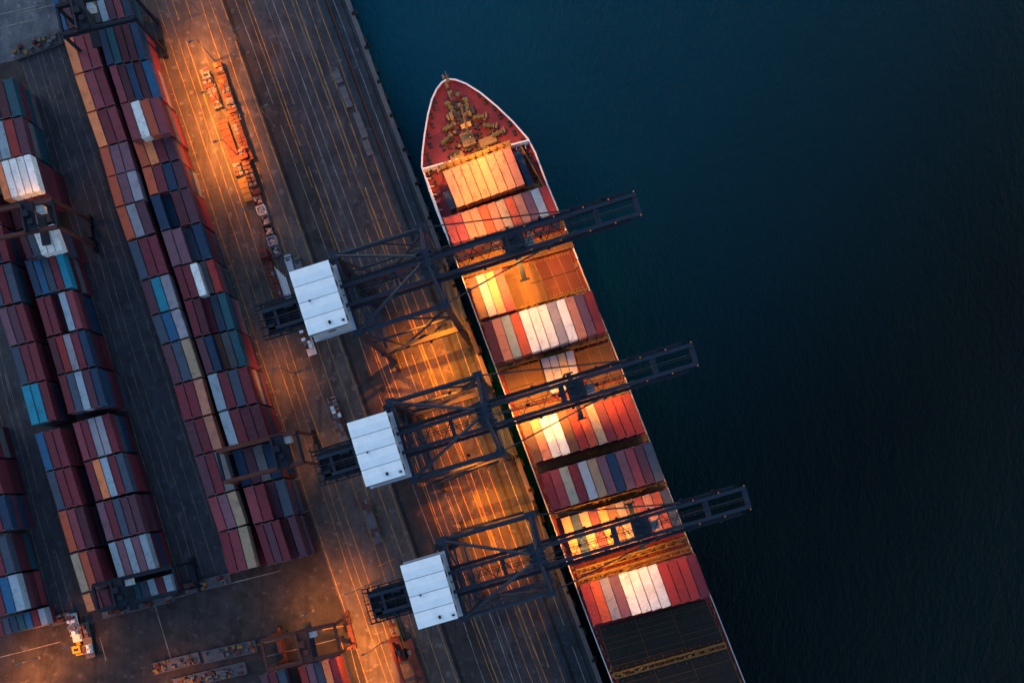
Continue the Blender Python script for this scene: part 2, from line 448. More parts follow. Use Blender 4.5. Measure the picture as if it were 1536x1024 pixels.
DOOR_ME = dm.mesh('door', [M['cont'], M['doorgear']])
# plain-sided version for the lower tiers
def low_box(mb, mw, col):
    P = []; F_ = []
    hw, hl = CW / 2, CL / 2; nr = 9
    def q(a, b, c, d):
        i = len(P); P.extend((a, b, c, d)); F_.append((i, i + 1, i + 2, i + 3))
    for sx in (-1, 1):
        prev = None
        for i in range(nr):
            y0 = -hl + CL * i / nr; y1 = y0 + CL / nr; ym = (y0 + y1) / 2
            x0, x1 = sx * (hw - .01), sx * (hw - .07)
            q((x0, y0, 0), (x0, ym, 0), (x0, ym, CH), (x0, y0, CH)); q((x1, ym, 0), (x1, y1, 0), (x1, y1, CH), (x1, ym, CH))
            q((x0, ym, 0), (x1, ym, 0), (x1, ym, CH), (x0, ym, CH)); q((x1, y1, 0), (x0, y1, 0), (x0, y1, CH), (x1, y1, CH))
    for sy in (-1, 1): q((-hw, sy * hl, 0), (hw, sy * hl, 0), (hw, sy * hl, CH), (-hw, sy * hl, CH))
    q((-hw, -hl, CH - .02), (hw, -hl, CH - .02), (hw, hl, CH - .02), (-hw, hl, CH - .02))
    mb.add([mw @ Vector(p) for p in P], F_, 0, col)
LOW = MB()
ORD = ['zeroth', 'first', 'second', 'third', 'fourth', 'fifth', 'sixth', 'seventh', 'eighth', 'ninth', 'tenth', 'eleventh', 'twelfth', 'thirteenth', 'fourteenth', 'fifteenth', 'sixteenth', 'seventeenth']
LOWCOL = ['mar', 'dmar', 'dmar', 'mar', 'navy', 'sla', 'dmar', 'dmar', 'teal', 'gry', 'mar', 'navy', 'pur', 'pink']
NC = [0]
def container(px4, z, col, label, group, gapx=.24, gapy=.34, base=0.0, lowskip=0, zj=0.0):
    W = [at(p[0], p[1], z) for p in px4]           # NW NE SE SW of the roof
    c = (W[0] + W[1] + W[2] + W[3]) / 4
    al = ((W[0] + W[1]) - (W[3] + W[2])) / 2; ac = ((W[1] + W[2]) - (W[0] + W[3])) / 2
    yaw = math.atan2(al.y, al.x) - math.pi / 2
    wid = abs(ac.dot(Vector((math.cos(yaw), math.sin(yaw), 0)))) - gapx; ln = al.length - gapy
    o = bpy.data.objects.new('shipping_container', CONT_ME); COL.objects.link(o)
    o.location = (c.x, c.y, z - CH + zj); yaw += random.uniform(-.003, .003)
    o.rotation_euler = (0, 0, yaw); o.scale = (wid / CW, ln / CL, 1)
    k = random.uniform(.88, 1.12); k *= 1.0 if col in ('whi', 'pch', 'sal', 'org') else .86
    rgb = tuple(min(.85, x * k) for x in PAL[col][0]); o.color = rgb + (1,)
    tag(o, label.format(PAL[col][1]), 'shipping container', group)
    d = bpy.data.objects.new('door', DOOR_ME); COL.objects.link(d); d.parent = o; d.color = rgb + (1,)
    NC[0] += 1
    zz = z - CH + zj - CH - .02
    while zz > base - .6:
        lc = PAL[random.choice(LOWCOL)][0]
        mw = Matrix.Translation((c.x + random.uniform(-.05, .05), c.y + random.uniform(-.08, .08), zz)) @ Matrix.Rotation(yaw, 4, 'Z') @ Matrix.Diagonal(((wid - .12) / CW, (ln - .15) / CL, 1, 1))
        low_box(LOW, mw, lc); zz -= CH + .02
    return o

def bay(strip_label, group, row, nw, sw, v, cols, z=10.44, start=1, tmpl='{{}} container, {} across, {} row down, {}', v2=None, **k):
    v2 = v2 or v
    n = len(cols)
    for i, c in enumerate(cols):
        if c is None: continue
        zj = 0.0
        if c.startswith('-'): c = c[1:]; zj = -CH - .02
        f0, f1 = i / n, (i + 1) / n
        q = [(nw[0] + v[0] * f0, nw[1] + v[1] * f0), (nw[0] + v[0] * f1, nw[1] + v[1] * f1),
             (sw[0] + v2[0] * f1, sw[1] + v2[1] * f1), (sw[0] + v2[0] * f0, sw[1] + v2[1] * f0)]
        container(q, z + zj, c, tmpl.format(ORD[i + start], ORD[row], strip_label), group, **k)

G1 = 'containers stacked in the yard'
Z3, Z4, Z5 = 7.83, 10.44, 13.05
LB = 'narrow strip right of the lane'
NB = [((75, -5), (91, 48), ('blue', 'pur', 'navy')), ((95, 59), (111, 112), ('org', 'pink', 'pink')), ((111, 113), (130, 169), ('org', 'pink', 'mar')), ((130, 170), (148, 222), ('org', 'mar', 'pink')),
      ((148, 223), (160, 266), ('rorg', 'mau', 'mau')), ((160, 266), (173, 311), ('rorg', 'mau', 'lil')), ((173, 312), (190, 361), ('rorg', 'lil', 'pur')),
      ((191, 363), (210, 421), ('sla', 'mar', 'mar')), ((210, 422), (226, 473), ('pur', 'cyan', 'lil')), ((226, 474), (241, 517), ('sla', 'blue', 'lil')),
      ((241, 518), (260, 577), ('pur', 'sla', 'bei')), ((260, 578), (275, 632), ('mar', 'mar', 'sal')), ((275, 633), (291, 684), ('pur', 'mar', 'sal')),
      ((291, 685), (310, 746), ('pur', 'mar', 'gry')), ((310, 747), (327, 798), ('pink', 'mau', 'bei')), ((327, 799), (343, 862), ('mar', 'pink', 'bei'))]
for i, (a, b, c) in enumerate(NB):
    bay(LB, G1, i + 1, a, b, (43 if i else 34, -12), c, Z4)
WB = [((144, 41), (160, 98), (61, -9), ('navy', 'teal', 'dmar', 'dmar', 'navy')), ((162, 99), (180, 155), (61, -9), ('pink', 'dmar', 'navy', 'dmar', 'blue')),
      ((180, 156), (198, 211), (57, -12), ('pink', 'whi', 'rorg', 'pink')), ((198, 212), (212, 251), (57, -12), ('rorg', 'org', 'mar', 'pur')),
      ((212, 252), (224, 293), (59, -12), ('rorg', 'mar', 'navy', 'pur')), ((224, 294), (241, 346), (60, -13), ('navy', '-navy', 'dmar', 'pur')),
      ((241, 347), (258, 400), (60, -13), ('mau', 'mau', '-sla', 'navy')), ((259, 401), (275, 450), (60, -13), ('mar', 'mar', 'whi', '-gry', 'red')),
      ((275, 451), (291, 506), (62, -13), ('mar', 'dmar', '-mar', '-sla', 'teal')), ((292, 507), (309, 561), (62, -13), ('pur', 'navy', '-bro', '-gry', 'teal')),
      ((310, 562), (326, 617), (60, -13), ('pal', 'mar', 'sla', 'mar')), ((327, 618), (344, 671), (61, -13), ('pal', 'mar', 'dmar', 'dmar')),
      ((347, 676), (363, 730), (60, -14), ('-navy', '-pur', '-gry', '-navy')), ((364, 731), (380, 786), (62, -14), ('pink', 'mar', '-pur', 'sla')),
      ((381, 787), (401, 849), (61, -15), ('mar', 'pur', 'mar', '-dmar', 'pur'))]
bay('wide strip beside the orange road', G1, 1, (127, -14), (142, 36), (58, -12), ('-gry', 'pal', 'pur', 'pink', 'navy'), Z3)
for i, (a, b, v_, c) in enumerate(WB):
    bay('wide strip beside the orange road', G1, i + 2, a, b, v_, c, Z5 if i in (2, 10, 11) else Z4)
WA = [((-42, 129), (-27, 186), (60, -13), ('mar', 'navy', 'dmar', 'teal'), Z4), ((-26, 187), (-12, 243), (59, -13), ('lil', 'pal', 'red', 'pur'), Z4),
      ((-10, 245), (6, 301), (55, -15), ('org', 'whi', 'whi', 'whi', 'whi'), Z5 + 2.61), ((12, 306), (24, 345), (54, -12), ('pur', 'sla', 'lil', 'sla'), Z3 - 2.61),
      ((25, 348), (40, 388), (55, -13), ('dmar', 'sla', 'whi', 'whi', 'whi'), Z5), ((36, 391), (53, 445), (57, -14), ('navy', 'blue', 'sla', 'mar', 'cyan'), Z4),
      ((53, 447), (70, 505), (55, -13), ('mar', 'mar', '-dmar', 'pal', 'pink'), Z4), ((70, 507), (86, 562), (57, -13), ('dmar', 'red', 'lil', 'mar', 'navy'), Z4),
      ((86, 563), (102, 621), (59, -13), ('mar', 'sla', 'pal', 'pur', 'navy'), Z5), ((108, 634), (125, 692), (55, -15), ('pink', 'mar', 'lil', 'lil', 'mar'), Z4),
      ((125, 693), (143, 752), (58, -15), ('mar', 'org', 'pal', 'mar', 'sla'), Z4), ((143, 754), (160, 812), (59, -14), ('mau', 'mar', 'sla', 'pur', 'pur'), Z4),
      ((161, 814), (178, 870), (57, -15), ('pal', 'mau', 'pal', 'mau', 'pal'), Z4)]
for i, (a, b, v_, c, z) in enumerate(WA):
    bay('wide strip left of the lane', G1, i + 1, a, b, v_, c, z)
bay('wide strip left of the lane', G1, 14, (183, 878), (191, 905), (72, -18), ('sla', 'teal', 'sla', 'pal', 'mar', 'pal'), Z3 - 2.61)
NA = [((-52, 290), (-36, 345), ('mar', 'dmar', 'mar')), ((-36, 346), (-22, 400), ('mar', 'navy', 'mar')), ((-22, 402), (-6, 461), ('sla', 'mar', 'sla')), ((-4, 463), (14, 520), ('mau', 'pur', 'mar')),
      ((15, 521), (31, 578), ('sla', 'mar', 'mar')), ((31, 579), (47, 638), ('cyan', 'cyan', 'mar')), ((51, 650), (68, 707), ('blue', 'mar', 'mar')), ((68, 708), (86, 766), ('sla', 'mar', 'mar')),
      ((86, 767), (104, 829), ('rorg', 'pink', 'dmar')), ((104, 831), (122, 889), ('bei', 'rorg', 'mar')), ((122, 891), (131, 918), ('org', 'mar', 'dmar'))]
for i, (a, b, c) in enumerate(NA):
    bay('narrow strip near left edge', G1, i + 1, a, b, (38, -9), c, Z4)
for i, (a, b, v_, c, z) in enumerate((((-66, 645), (-51, 695), (42, -10), ('mar', 'navy', 'sla'), Z4), ((-51, 696), (-36, 750), (42, -10), ('mar', 'teal', 'mar'), Z4),
                                      ((-36, 751), (-22, 803), (42, -10), ('sla', 'mar', 'navy'), Z4), ((-34, 813), (-18, 870), (42, -12), ('mar', 'mar', 'sla'), Z4),
                                      ((-18, 871), (-4, 926), (43, -12), ('pink', 'mar', 'blue', 'pal')[1:], Z4), ((-10, 930), (-3, 956), (76, -20), ('mar', 'sla', 'navy', 'teal', 'blue', 'mar', 'pal'), Z3 - 2.61))):
    bay('stack cut by left border', G1, i + 1, a, b, v_, c, z)
for i, (a, b, v_, c) in enumerate((((388, 1012), (404, 1068), (38, -10), ('pur', 'mar', 'sla')), ((446, 1000), (462, 1058), (58, -15), ('red', 'mau', 'sla', 'org', 'mar')))):
    bay(('narrow' if i == 0 else 'wide') + ' stack cut by bottom border', G1, 1, a, b, v_, c, Z4)

G2 = 'containers stacked on the ship'
ZS, ZL = 28.0, 23.0
def ship_row(row, nw, ne, se, sw, cols, z=ZS, base=16.0, start=1):
    bay('', G2, row, nw, sw, (ne[0] - nw[0], ne[1] - nw[1]), cols, z, start, '{{}} ship container, {} from the quay side, {} row from bow', v2=(se[0] - sw[0], se[1] - sw[1]), gapx=.17, gapy=.25, base=base)
ship_row(1, (663.5, 257), (765, 219), (788, 276.5), (685.5, 312), ('pch', 'pch', 'pch', 'pch', 'pch', 'pch', 'pch', 'sal'), ZL + 2, start=2)
ship_row(1, (770, 227), (780, 223), (802, 276), (791, 281), ('navy',), 19, start=10)
ship_row(1, (663.5, 288), (674.5, 285), (685.5, 312), (675, 316), ('sla',), 18.8, start=1)
ship_row(2, (663.6, 327), (820.6, 277), (841, 327), (683, 378), ('pink', 'pink', 'sal', 'sal', 'rorg', 'sal', 'bei', 'rorg', 'sal', 'mau', 'pal', 'red'))
ship_row(3, (699, 418), (752.5, 401), (774, 465), (720, 479), ('bro', 'lil', 'sal', 'pink'), 26)
ship_row(4, (722.5, 483), (887.5, 435), (910, 496), (742, 546), ('dmar', 'sal', 'sage', 'rorg', 'whi', 'whi', 'whi', 'lil', 'whi', 'sal', 'mau', 'red'))
ship_row(5, (810, 538), (860, 524), (872, 577), (826, 592), ('lil', 'lil', 'bei', 'lil'), 24, start=5)
ship_row(6, (780, 635), (944, 588), (969, 648), (801, 695), ('bro', 'sal', 'whi', 'whi', 'bro', 'red', 'rorg', 'bei', 'mar', 'red', 'red', 'red'))
ship_row(7, (809, 710), (977, 661), (998, 720), (828, 766), ('mar', 'pink', 'sage', 'mar', 'pal', 'bei', 'mau', 'navy', 'mau', 'pink', 'pur', 'sla'))
ship_row(8, (840.5, 777), (1002, 732), (1026, 794), (862, 845), ('org', 'navy', 'sal', 'mar', 'org', 'bro', 'bei', 'bro', 'pink', 'sal', 'rorg', 'sla'), 26)
ship_row(9, (869, 877), (1043, 830), (1067, 894), (889, 938), ('red', 'rorg', 'lil', 'mau', 'whi', 'whi', 'whi', 'whi', 'red', 'red', 'red', 'mar'))
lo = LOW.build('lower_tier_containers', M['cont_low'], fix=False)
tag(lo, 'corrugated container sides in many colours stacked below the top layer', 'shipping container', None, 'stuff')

# ------------------------------------------------------------------ ship
ship = thing('container_ship', 'red decked container ship moored along the quay with stacked rows of containers', 'ship', at(800, 600, -4))
sm_loc = ship.location.copy()
def sp(mb, name, mats, parent=None, **k):      # ship part, built in world coordinates
    o = mb.build(name, mats); par = parent or ship
    base = sm_loc if parent is None else Vector((0, 0, 0))
    o.parent = par; o.location = -sm_loc if parent is None else (0, 0, 0)
    return o
ZD = 15.0
Lp = [(672, 122), (664, 127), (656, 137), (649, 152), (643, 175), (638, 205), (634.5, 235), (634, 253), (638, 265), (645, 287), (656, 318), (669, 351), (700, 434), (760, 597), (820, 760), (887, 941), (919, 1024), (1010, 1270)]
Rp = [(672, 122), (684, 123), (700, 129), (722, 143), (746, 163), (770, 186), (792, 211), (803, 232), (812, 256), (822, 282), (840, 325), (866, 390), (920, 522), (970, 651), (1030, 806), (1070, 905), (1117, 1024), (1214, 1270)]
L3 = [at(x, y, ZD) for x, y in Lp]; R3 = [at(x, y, ZD) for x, y in Rp]
def cl(i): return (L3[i] + R3[i]) / 2
m = MB(); n = len(Lp)
for i in range(n - 1):
    for A in (L3, R3):
        P = []
        for zt, f in ((16.2, 1.0), (ZD, 1.0), (4, .93 if i > 4 else .78), (-6, .90 if i > 6 else .66)):
            P.append([cl(j) + (A[j] - cl(j)) * (f if j else 1) + Vector((0, 0, zt - ZD)) - (Vector((0, 0, 0))) for j in (i, i + 1)])
        for k in range(3):
            m.add([P[k][0], P[k][1], P[k + 1][1], P[k + 1][0]], [(0, 1, 2, 3)])
sp(m, 'hull', M['hull'])
m = MB()
for i in range(n - 1): m.add([L3[i], L3[i + 1], R3[i + 1], R3[i]], [(0, 1, 2, 3)])
sp(m, 'deck', M['deck'])
m = MB(); ins = MB()
for A in (L3, R3):
    for i in range(11):
        a, b = A[i] + Vector((0, 0, 1.25)), A[i + 1] + Vector((0, 0, 1.25))
        m.beam(a, b, .42, .14)
        a2 = cl(i) + (A[i] - cl(i)) * .985 + Vector((0, 0, .6)); b2 = cl(i + 1) + (A[i + 1] - cl(i + 1)) * .985 + Vector((0, 0, .6))
        ins.beam(a2, b2, .12, 1.2)
        d = (b - a); k = max(1, int(d.length / 2.2))
        for j in range(k):                 # bulwark stays
            p = a2.lerp(b2, j / k); q = p.lerp(cl(i), .045 if i < 8 else .02)
            ins.beam(p + Vector((0, 0, .2)), q - Vector((0, 0, .5)), .12, .25)
    for i in range(11, n - 1):
        m.beam(A[i] + Vector((0, 0, 1.15)), A[i + 1] + Vector((0, 0, 1.15)), .12, .12)
        m.beam(A[i] + Vector((0, 0, .1)), A[i + 1] + Vector((0, 0, .1)), .3, .2)
sp(m, 'bulwark_cap', M['rim']); sp(ins, 'bulwark', M['deck'])

def sb(name, mat, fn, par=None):
    m = MB(); fn(m); return sp(m, name, mat, par)
YA = R(-20.5) + math.pi / 2        # ship axis direction (towards the bow is 90+20.5)
AX = Vector((-math.sin(R(20.8)), math.cos(R(20.8)), 0)); AY = Vector((math.cos(R(20.8)), math.sin(R(20.8)), 0))   # forward, starboard
rzs = R(20.8)
B0 = at(714, 236, ZD)              # breakwater centre
def bp(f, s, z=0): return B0 + AX * f + AY * s + Vector((0, 0, z))
def bq(a, b):
    f_ = random.uniform(a, b); return bp(f_, max(-1, min(1, random.gauss(.05, .5))) * 8.5 * (1 - f_ / 24))
# breakwater: wall across the deck plus wings
def f(m):
    a, b = at(634.5, 256, ZD + 1.3), at(793, 213, ZD + 1.3)
    m.beam(a, b, .35, 2.6)
    for i in range(12):
        p = a.lerp(b, (i + .5) / 12); m.beam(p + AX * .1, p - AX * 1.1 - Vector((0, 0, .9)), .12, 1.0)
sb('breakwater', M['rim'], f)
def f(m):
    a, b = at(662, 257, 20.5), at(766, 218, 20.5)
    m.beam(a, b, 1.1, .25)
    m.beam(a + Vector((0, 0, 2.2)), b + Vector((0, 0, 2.2)), 1.0, .2)
    for i in range(11):
        p = a.lerp(b, i / 10); m.beam(p - Vector((0, 0, 5.2)), p + Vector((0, 0, 3.1)), .22, .22)
        if i < 10: m.box(p + AX * random.uniform(.3, 1.2) + Vector((0, 0, random.uniform(-.3, .6))), (random.uniform(.7, 1.6), random.uniform(.5, 1.1), .8), rzs)
sb('lashing_bridge', M['lash'], f)
# foremast with lamp platform
mastp = bp(5.2, 0.2)
def f(m):
    m.tube(mastp, mastp + Vector((0, 0, 19)), .38, 10, r2=.22)
    m.box(mastp + Vector((0, 0, 8.5)), (2.6, 1.2, .15), rzs); m.beam(mastp + AY * -1.6 + Vector((0, 0, 17)), mastp + AY * 1.6 + Vector((0, 0, 17)), .15, .15)
    m.beam(mastp, mastp - AX * 3 + Vector((0, 0, 8)), .2, .2)
mast = sb('foremast', M['gear'], f)
def f(m):
    for s in (-1.5, -.5, .5, 1.5): m.box(mastp + AY * s - AX * .35 + Vector((0, 0, 17.1)), (.5, .45, .4), rzs)
sb('mast_floodlight', M['gear2'], f, mast)
# deckhouse / store locker amidships on the foredeck
def f(m):
    m.box(bp(4.6, -.4, .9), (3.4, 3.6, 1.8), rzs); m.box(bp(2.6, 4.4, .5), (4.6, 2.0, 1.0), rzs)
    m.box(bp(4.6, -.4, 1.9), (2.2, 2.2, .3), rzs); m.box(bp(1.8, -4.6, .5), (3.6, 1.6, 1.0), rzs)
sb('deck_locker', M['gear'], f)
def winch(fp, s, a):
    c = bp(fp, s, .0); rz = rzs + a; q_ = .72
    ex = Vector((math.cos(rz), math.sin(rz), 0)); ey = Vector((-math.sin(rz), math.cos(rz), 0))
    m = MB()
    m.box(c + Vector((0, 0, .15)), (3.6, 1.6, .2), rz, mi=1)
    for t in (-1.9, -.2, 1.5): m.tube(c + ex * (t * q_) + Vector((0, 0, 1.1)), c + ex * (t * q_ + .12) + Vector((0, 0, 1.1)), .75, 16)
    m.box(c + ex * (2.4 * q_) + Vector((0, 0, .8)), (.6, .9, .9), rz); m.box(c + ex * (2.5 * q_) + ey * .7 + Vector((0, 0, .7)), (.5, .6, .6), rz)
    w_ = sp(m, 'mooring_winch', [M['gear'], M['deck']])
    d = MB()
    d.tube(c + ex * (-1.8 * q_) + Vector((0, 0, 1.1)), c + ex * (-.2 * q_) + Vector((0, 0, 1.1)), .52, 14); d.tube(c + ex * (-.1 * q_) + Vector((0, 0, 1.1)), c + ex * (1.5 * q_) + Vector((0, 0, 1.1)), .45, 14)
    d.tube(c + ex * (-2.5 * q_) + Vector((0, 0, 1.1)), c + ex * (-2.0 * q_) + Vector((0, 0, 1.1)), .45, 12)
    sp(d, 'rope_drum', M['gear3'], w_)
for fp, s, a in ((9.5, -3.9, R(10)), (9.2, 4.6, R(-14)), (13.2, 2.6, R(80)), (6.6, -5.6, R(25)), (6.0, 6.2, R(-25)), (14.0, -1.6, R(100)), (3.4, 7.6, R(5))): winch(fp, s, a)
def windlass(fp, s):
    c = bp(fp, s); m = MB()
    m.box(c + Vector((0, 0, .3)), (2.8, 2.6, .4), rzs); m.box(c + AY * .9 + Vector((0, 0, 1.1)), (.8, 1.8, 1.5), rzs)
    m.tube(c - AY * 1.5 + Vector((0, 0, 1.2)), c + AY * 1.5 + Vector((0, 0, 1.2)), .3, 10)
    w_ = sp(m, 'windlass', M['gear2'])
    d = MB(); d.tube(c - AY * .7 + Vector((0, 0, 1.2)), c + AY * .2 + Vector((0, 0, 1.2)), 1.1, 16); d.tube(c - AY * 1.5 + Vector((0, 0, 1.2)), c - AY * .9 + Vector((0, 0, 1.2)), .8, 14)
    sp(d, 'gypsy_wheel', M['gear'], w_)
    ch = MB(); p = c + AX * .8; q = c + AX * 5.4 - AY * (s * .35)
    for i in range(14):
        t = p.lerp(q, i / 14) + Vector((0, 0, .35)); ch.box(t, (.42 if i % 2 else .18, .5, .2), rzs)
    sp(ch, 'anchor_chain', M['chain'], w_)
windlass(11.8, -2.0); windlass(11.2, 2.6)
def f(m):
    m.prism([bp(8.6, -1.4), bp(8.6, 2.6), bp(13.6, 1.7), bp(13.6, -.9)], ZD, ZD + .5)
    m.box(bp(10.6, .6, .8), (2.2, 3.2, .9), rzs)
sb('chain_locker_hatch', M['gear2'], f)
def f(m):
    c = bp(17.3, -.4); m.box(c + Vector((0, 0, .5)), (1.5, 3.2, 1.0), rzs, taper=.7); m.tube(c, c + Vector((0, 0, 2.4)), .16, 8)
    c = bp(20.5, -.5); m.box(c + Vector((0, 0, .5)), (.9, 2.2, .9), rzs); m.box(bp(22.3, -.6, .6), (.5, 1.0, 1.1), rzs)
sb('fairlead_platform', M['gear'], f)
def f(m):
    c = at(672, 121, ZD + 1.2); m.tube(c - Vector((0, 0, .5)), c + AX * .5 + Vector((0, 0, 4)), .13, 8, r2=.06); m.box(c + Vector((0, 0, .2)), (.7, .9, .5), rzs)
    m.beam(c + Vector((0, 0, 2.6)) - AY * .6, c + Vector((0, 0, 2.6)) + AY * .6, .08, .08)
sb('bow_jackstaff', M['gear'], f)
def bollard(c):
    m = MB(); m.box(c + Vector((0, 0, .1)), (.7, 1.5, .2), rzs)
    for s in (-.45, .45): m.tube(c + AX * s, c + AX * s + Vector((0, 0, .8)), .24, 10); m.tube(c + AX * s + Vector((0, 0, .8)), c + AX * s + Vector((0, 0, .9)), .3, 10)
    sp(m, 'bollard', M['gear2'])
for i in range(3, 9):
    for A, k in ((L3, .90), (R3, .90)):
        bollard(cl(i) + (A[i] - cl(i)) * k); bollard(cl(i).lerp(cl(i + 1), .5) + (A[i].lerp(A[i + 1], .5) - cl(i).lerp(cl(i + 1), .5)) * .86)
def f(m):
    for i in range(130):
        p = bq(1, 16); m.box(p + Vector((0, 0, .3)), (random.uniform(.3, 1.0), random.uniform(.3, 1.1), random.uniform(.4, 1.3)), rzs + random.choice((0, .4, -.5)))
    for i in range(26):
        p = bq(2, 14); m.tube(p, p + Vector((0, 0, random.uniform(.8, 1.6))), .28, 10); m.tube(p + Vector((0, 0, 1)), p + Vector((0, 0, 1.25)), .45, 10)
sb('deck_fittings', M['gear2'], f)['kind'] = 'stuff'
for i in range(44):
    p = bq(1, 17); h_ = random.uniform(.4, 1.2); r_ = random.uniform(.18, .4)
    def f(m):
        m.tube(p, p + Vector((0, 0, h_)), r_, 10); m.tube(p + Vector((0, 0, h_ - .1)), p + Vector((0, 0, h_ + .15)), r_ * 1.5, 10)
    sb('vent', M[random.choice(('gear', 'gear2', 'gear3', 'deck'))], f)
def f(m):
    for i in range(9):
        p = bq(3, 14); q = p + AX * random.uniform(-2, 2) + AY * random.uniform(-1.5, 1.5)
        m.tube(p + Vector((0, 0, .5)), q + Vector((0, 0, .5)), .09, 6)
    for i in range(5):
        p = bq(3, 12); m.ring(p + Vector((0, 0, .2)), .7, .25, .2, 14)
sb('mooring_ropes', M['gear'], f)['kind'] = 'stuff'
for p0, p1 in (((640, 268), (674, 362)), ((782, 222), (818, 286))):           # side pits beside the first row
    def f(m, p0=p0, p1=p1):
        a, b = at(*p0, ZD + 1.2), at(*p1, ZD + 1.2)
        m.beam(a, b, .3, 2.0)
        for i in range(9):
            p = a.lerp(b, i / 8); m.beam(p, p - Vector((0, 0, 1.1)) + AY * (1.0 if p0[0] < 700 else -1.0), .14, .5)
    sb('coaming_wall', M['rim'] if p0[0] < 700 else M['lash'], f)

def hatch(name, mat, nw, ne, se, sw, z, nx, ny, line=None, parent=None):
    W = [at(*p, z) for p in (nw, ne, se, sw)]
    m = MB()
    def P(u, v_): return W[0].lerp(W[1], u).lerp(W[3].lerp(W[2], u), v_)
    g = .012
    for i in range(nx):
        for j in range(ny):
            c = [P((i + g) / nx, (j + 1 - g) / ny), P((i + 1 - g) / nx, (j + 1 - g) / ny), P((i + 1 - g) / nx, (j + g) / ny), P((i + g) / nx, (j + g) / ny)]
            m.hexa([q - Vector((0, 0, 1.2)) for q in c] + c)
            for r_ in range(1, 6):
                m.beam(c[0].lerp(c[1], r_ / 6) + Vector((0, 0, .03)), c[3].lerp(c[2], r_ / 6) + Vector((0, 0, .03)), .12, .08)
    o = sp(m, name, mat)
    if line:
        l = MB()
        for i in range(nx + 1): l.beam(P(i / nx, 0) + Vector((0, 0, .06)), P(i / nx, 1) + Vector((0, 0, .06)), .14, .16)
        for j in range(1, ny * 2):
            if random.random() < .75: 
                u0 = random.choice((0, 0, .33, .66)); u1 = min(1, u0 + random.choice((.33, .66, 1)))
                l.beam(P(u0, j / ny / 2) + Vector((0, 0, .05)), P(u1, j / ny / 2) + Vector((0, 0, .05)), .10, .12)
        for i in range(nx * 4):
            for j in (0.06, .94):
                l.box(P((i + .5) / nx / 4, j) + Vector((0, 0, .1)), (.35, .35, .3), rzs)
        sp(l, 'hatch_rail', line, o)
    return o
ZH = 17.0
hatch('hatch_cover', M['hatchbrown'], (752, 405), (799, 391), (824, 450), (775, 466), ZH, 2, 2, M['lash'])
hatch('hatch_cover', M['hatchred'], (800, 391), (852, 376), (877, 434), (826, 449), ZH, 3, 2, M['lash'])
hatch('hatch_cover', M['hatchbrown'], (688, 392), (850, 345), (861, 371), (699, 417), ZH, 6, 1, M['lash'])
hatch('hatch_cover', M['hatchbrown'], (754, 556), (808, 541), (828, 597), (775, 613), ZH, 2, 2, M['lash'])
hatch('hatch_cover', M['hatchbrown'], (862, 527), (912, 512), (933, 566), (882, 581), ZH, 3, 1, M['lash'])
hatch('hatch_cover', M['hatchbrown'], (777, 616), (936, 569), (942, 583), (783, 630), ZH, 6, 1, M['lash'])
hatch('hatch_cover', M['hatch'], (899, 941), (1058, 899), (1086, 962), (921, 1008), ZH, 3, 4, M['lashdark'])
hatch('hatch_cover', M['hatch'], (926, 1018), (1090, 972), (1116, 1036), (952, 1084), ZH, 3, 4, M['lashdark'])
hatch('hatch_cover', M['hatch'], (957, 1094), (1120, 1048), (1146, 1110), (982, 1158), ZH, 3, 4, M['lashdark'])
def lash_bridge(a, b, z, wid=1.3, cells=11):
    W0, W1 = at(*a, z), at(*b, z); m = MB(); d = (W1 - W0).normalized(); s = Vector((-d.y, d.x, 0)) * wid / 2
    for k in (-1, 1):
        m.beam(W0 + s * k, W1 + s * k, .18, .3); m.beam(W0 + s * k + Vector((0, 0, 1.1)), W1 + s * k + Vector((0, 0, 1.1)), .08, .08)
    m.beam(W0 - Vector((0, 0, 2.4)), W1 - Vector((0, 0, 2.4)), .7, .08)
    for i in range(cells + 1):
        p = W0.lerp(W1, i / cells)
        m.beam(p - s * 1.1, p + s * 1.1, .16, .2)
        for k in (-1, 1): m.beam(p + s * k - Vector((0, 0, z - ZD)), p + s * k + Vector((0, 0, 1.1)), .2, .2)
        if i < cells: m.beam(p - s, W0.lerp(W1, (i + 1) / cells) + s, .08, .1)
    for i in range(cells * 2):
        p = W0.lerp(W1, random.random()) + s * random.uniform(-.8, .8); m.box(p + Vector((0, 0, .25)), (random.uniform(.3, .9), random.uniform(.3, .6), .4), R(17))
    sp(m, 'lashing_bridge', M['lash'])
for a, b, z in (((687, 317), (810, 280), 20), ((684, 385), (846, 334), 19), ((720, 483), (883, 437), 20), ((746, 552), (912, 503), 21), ((779, 632), (942, 584), 20),
                ((806, 704), (972, 656), 20), ((833, 772), (1000, 726), 22), ((865, 858), (1030, 808), 21), ((868, 872), (1036, 822), 23), ((922, 1013), (1088, 967), 18), ((953, 1089), (1118, 1042), 18)):
    lash_bridge(a, b, z)
def f(m):                                  # clutter along both side decks
    for A, B_ in ((L3, R3), (R3, L3)):
        for i in range(11, 17):
            for k in range(14):
                t = random.random(); p = A[i].lerp(A[i + 1], t); q = B_[i].lerp(B_[i + 1], t); c = p.lerp(q, random.uniform(.015, .035))
                m.box(c + Vector((0, 0, .4)), (random.uniform(.2, .6), random.uniform(.3, 1.0), random.uniform(.3, .9)), rzs)
sb('side_deck_fittings', M['gear'], f)['kind'] = 'stuff'

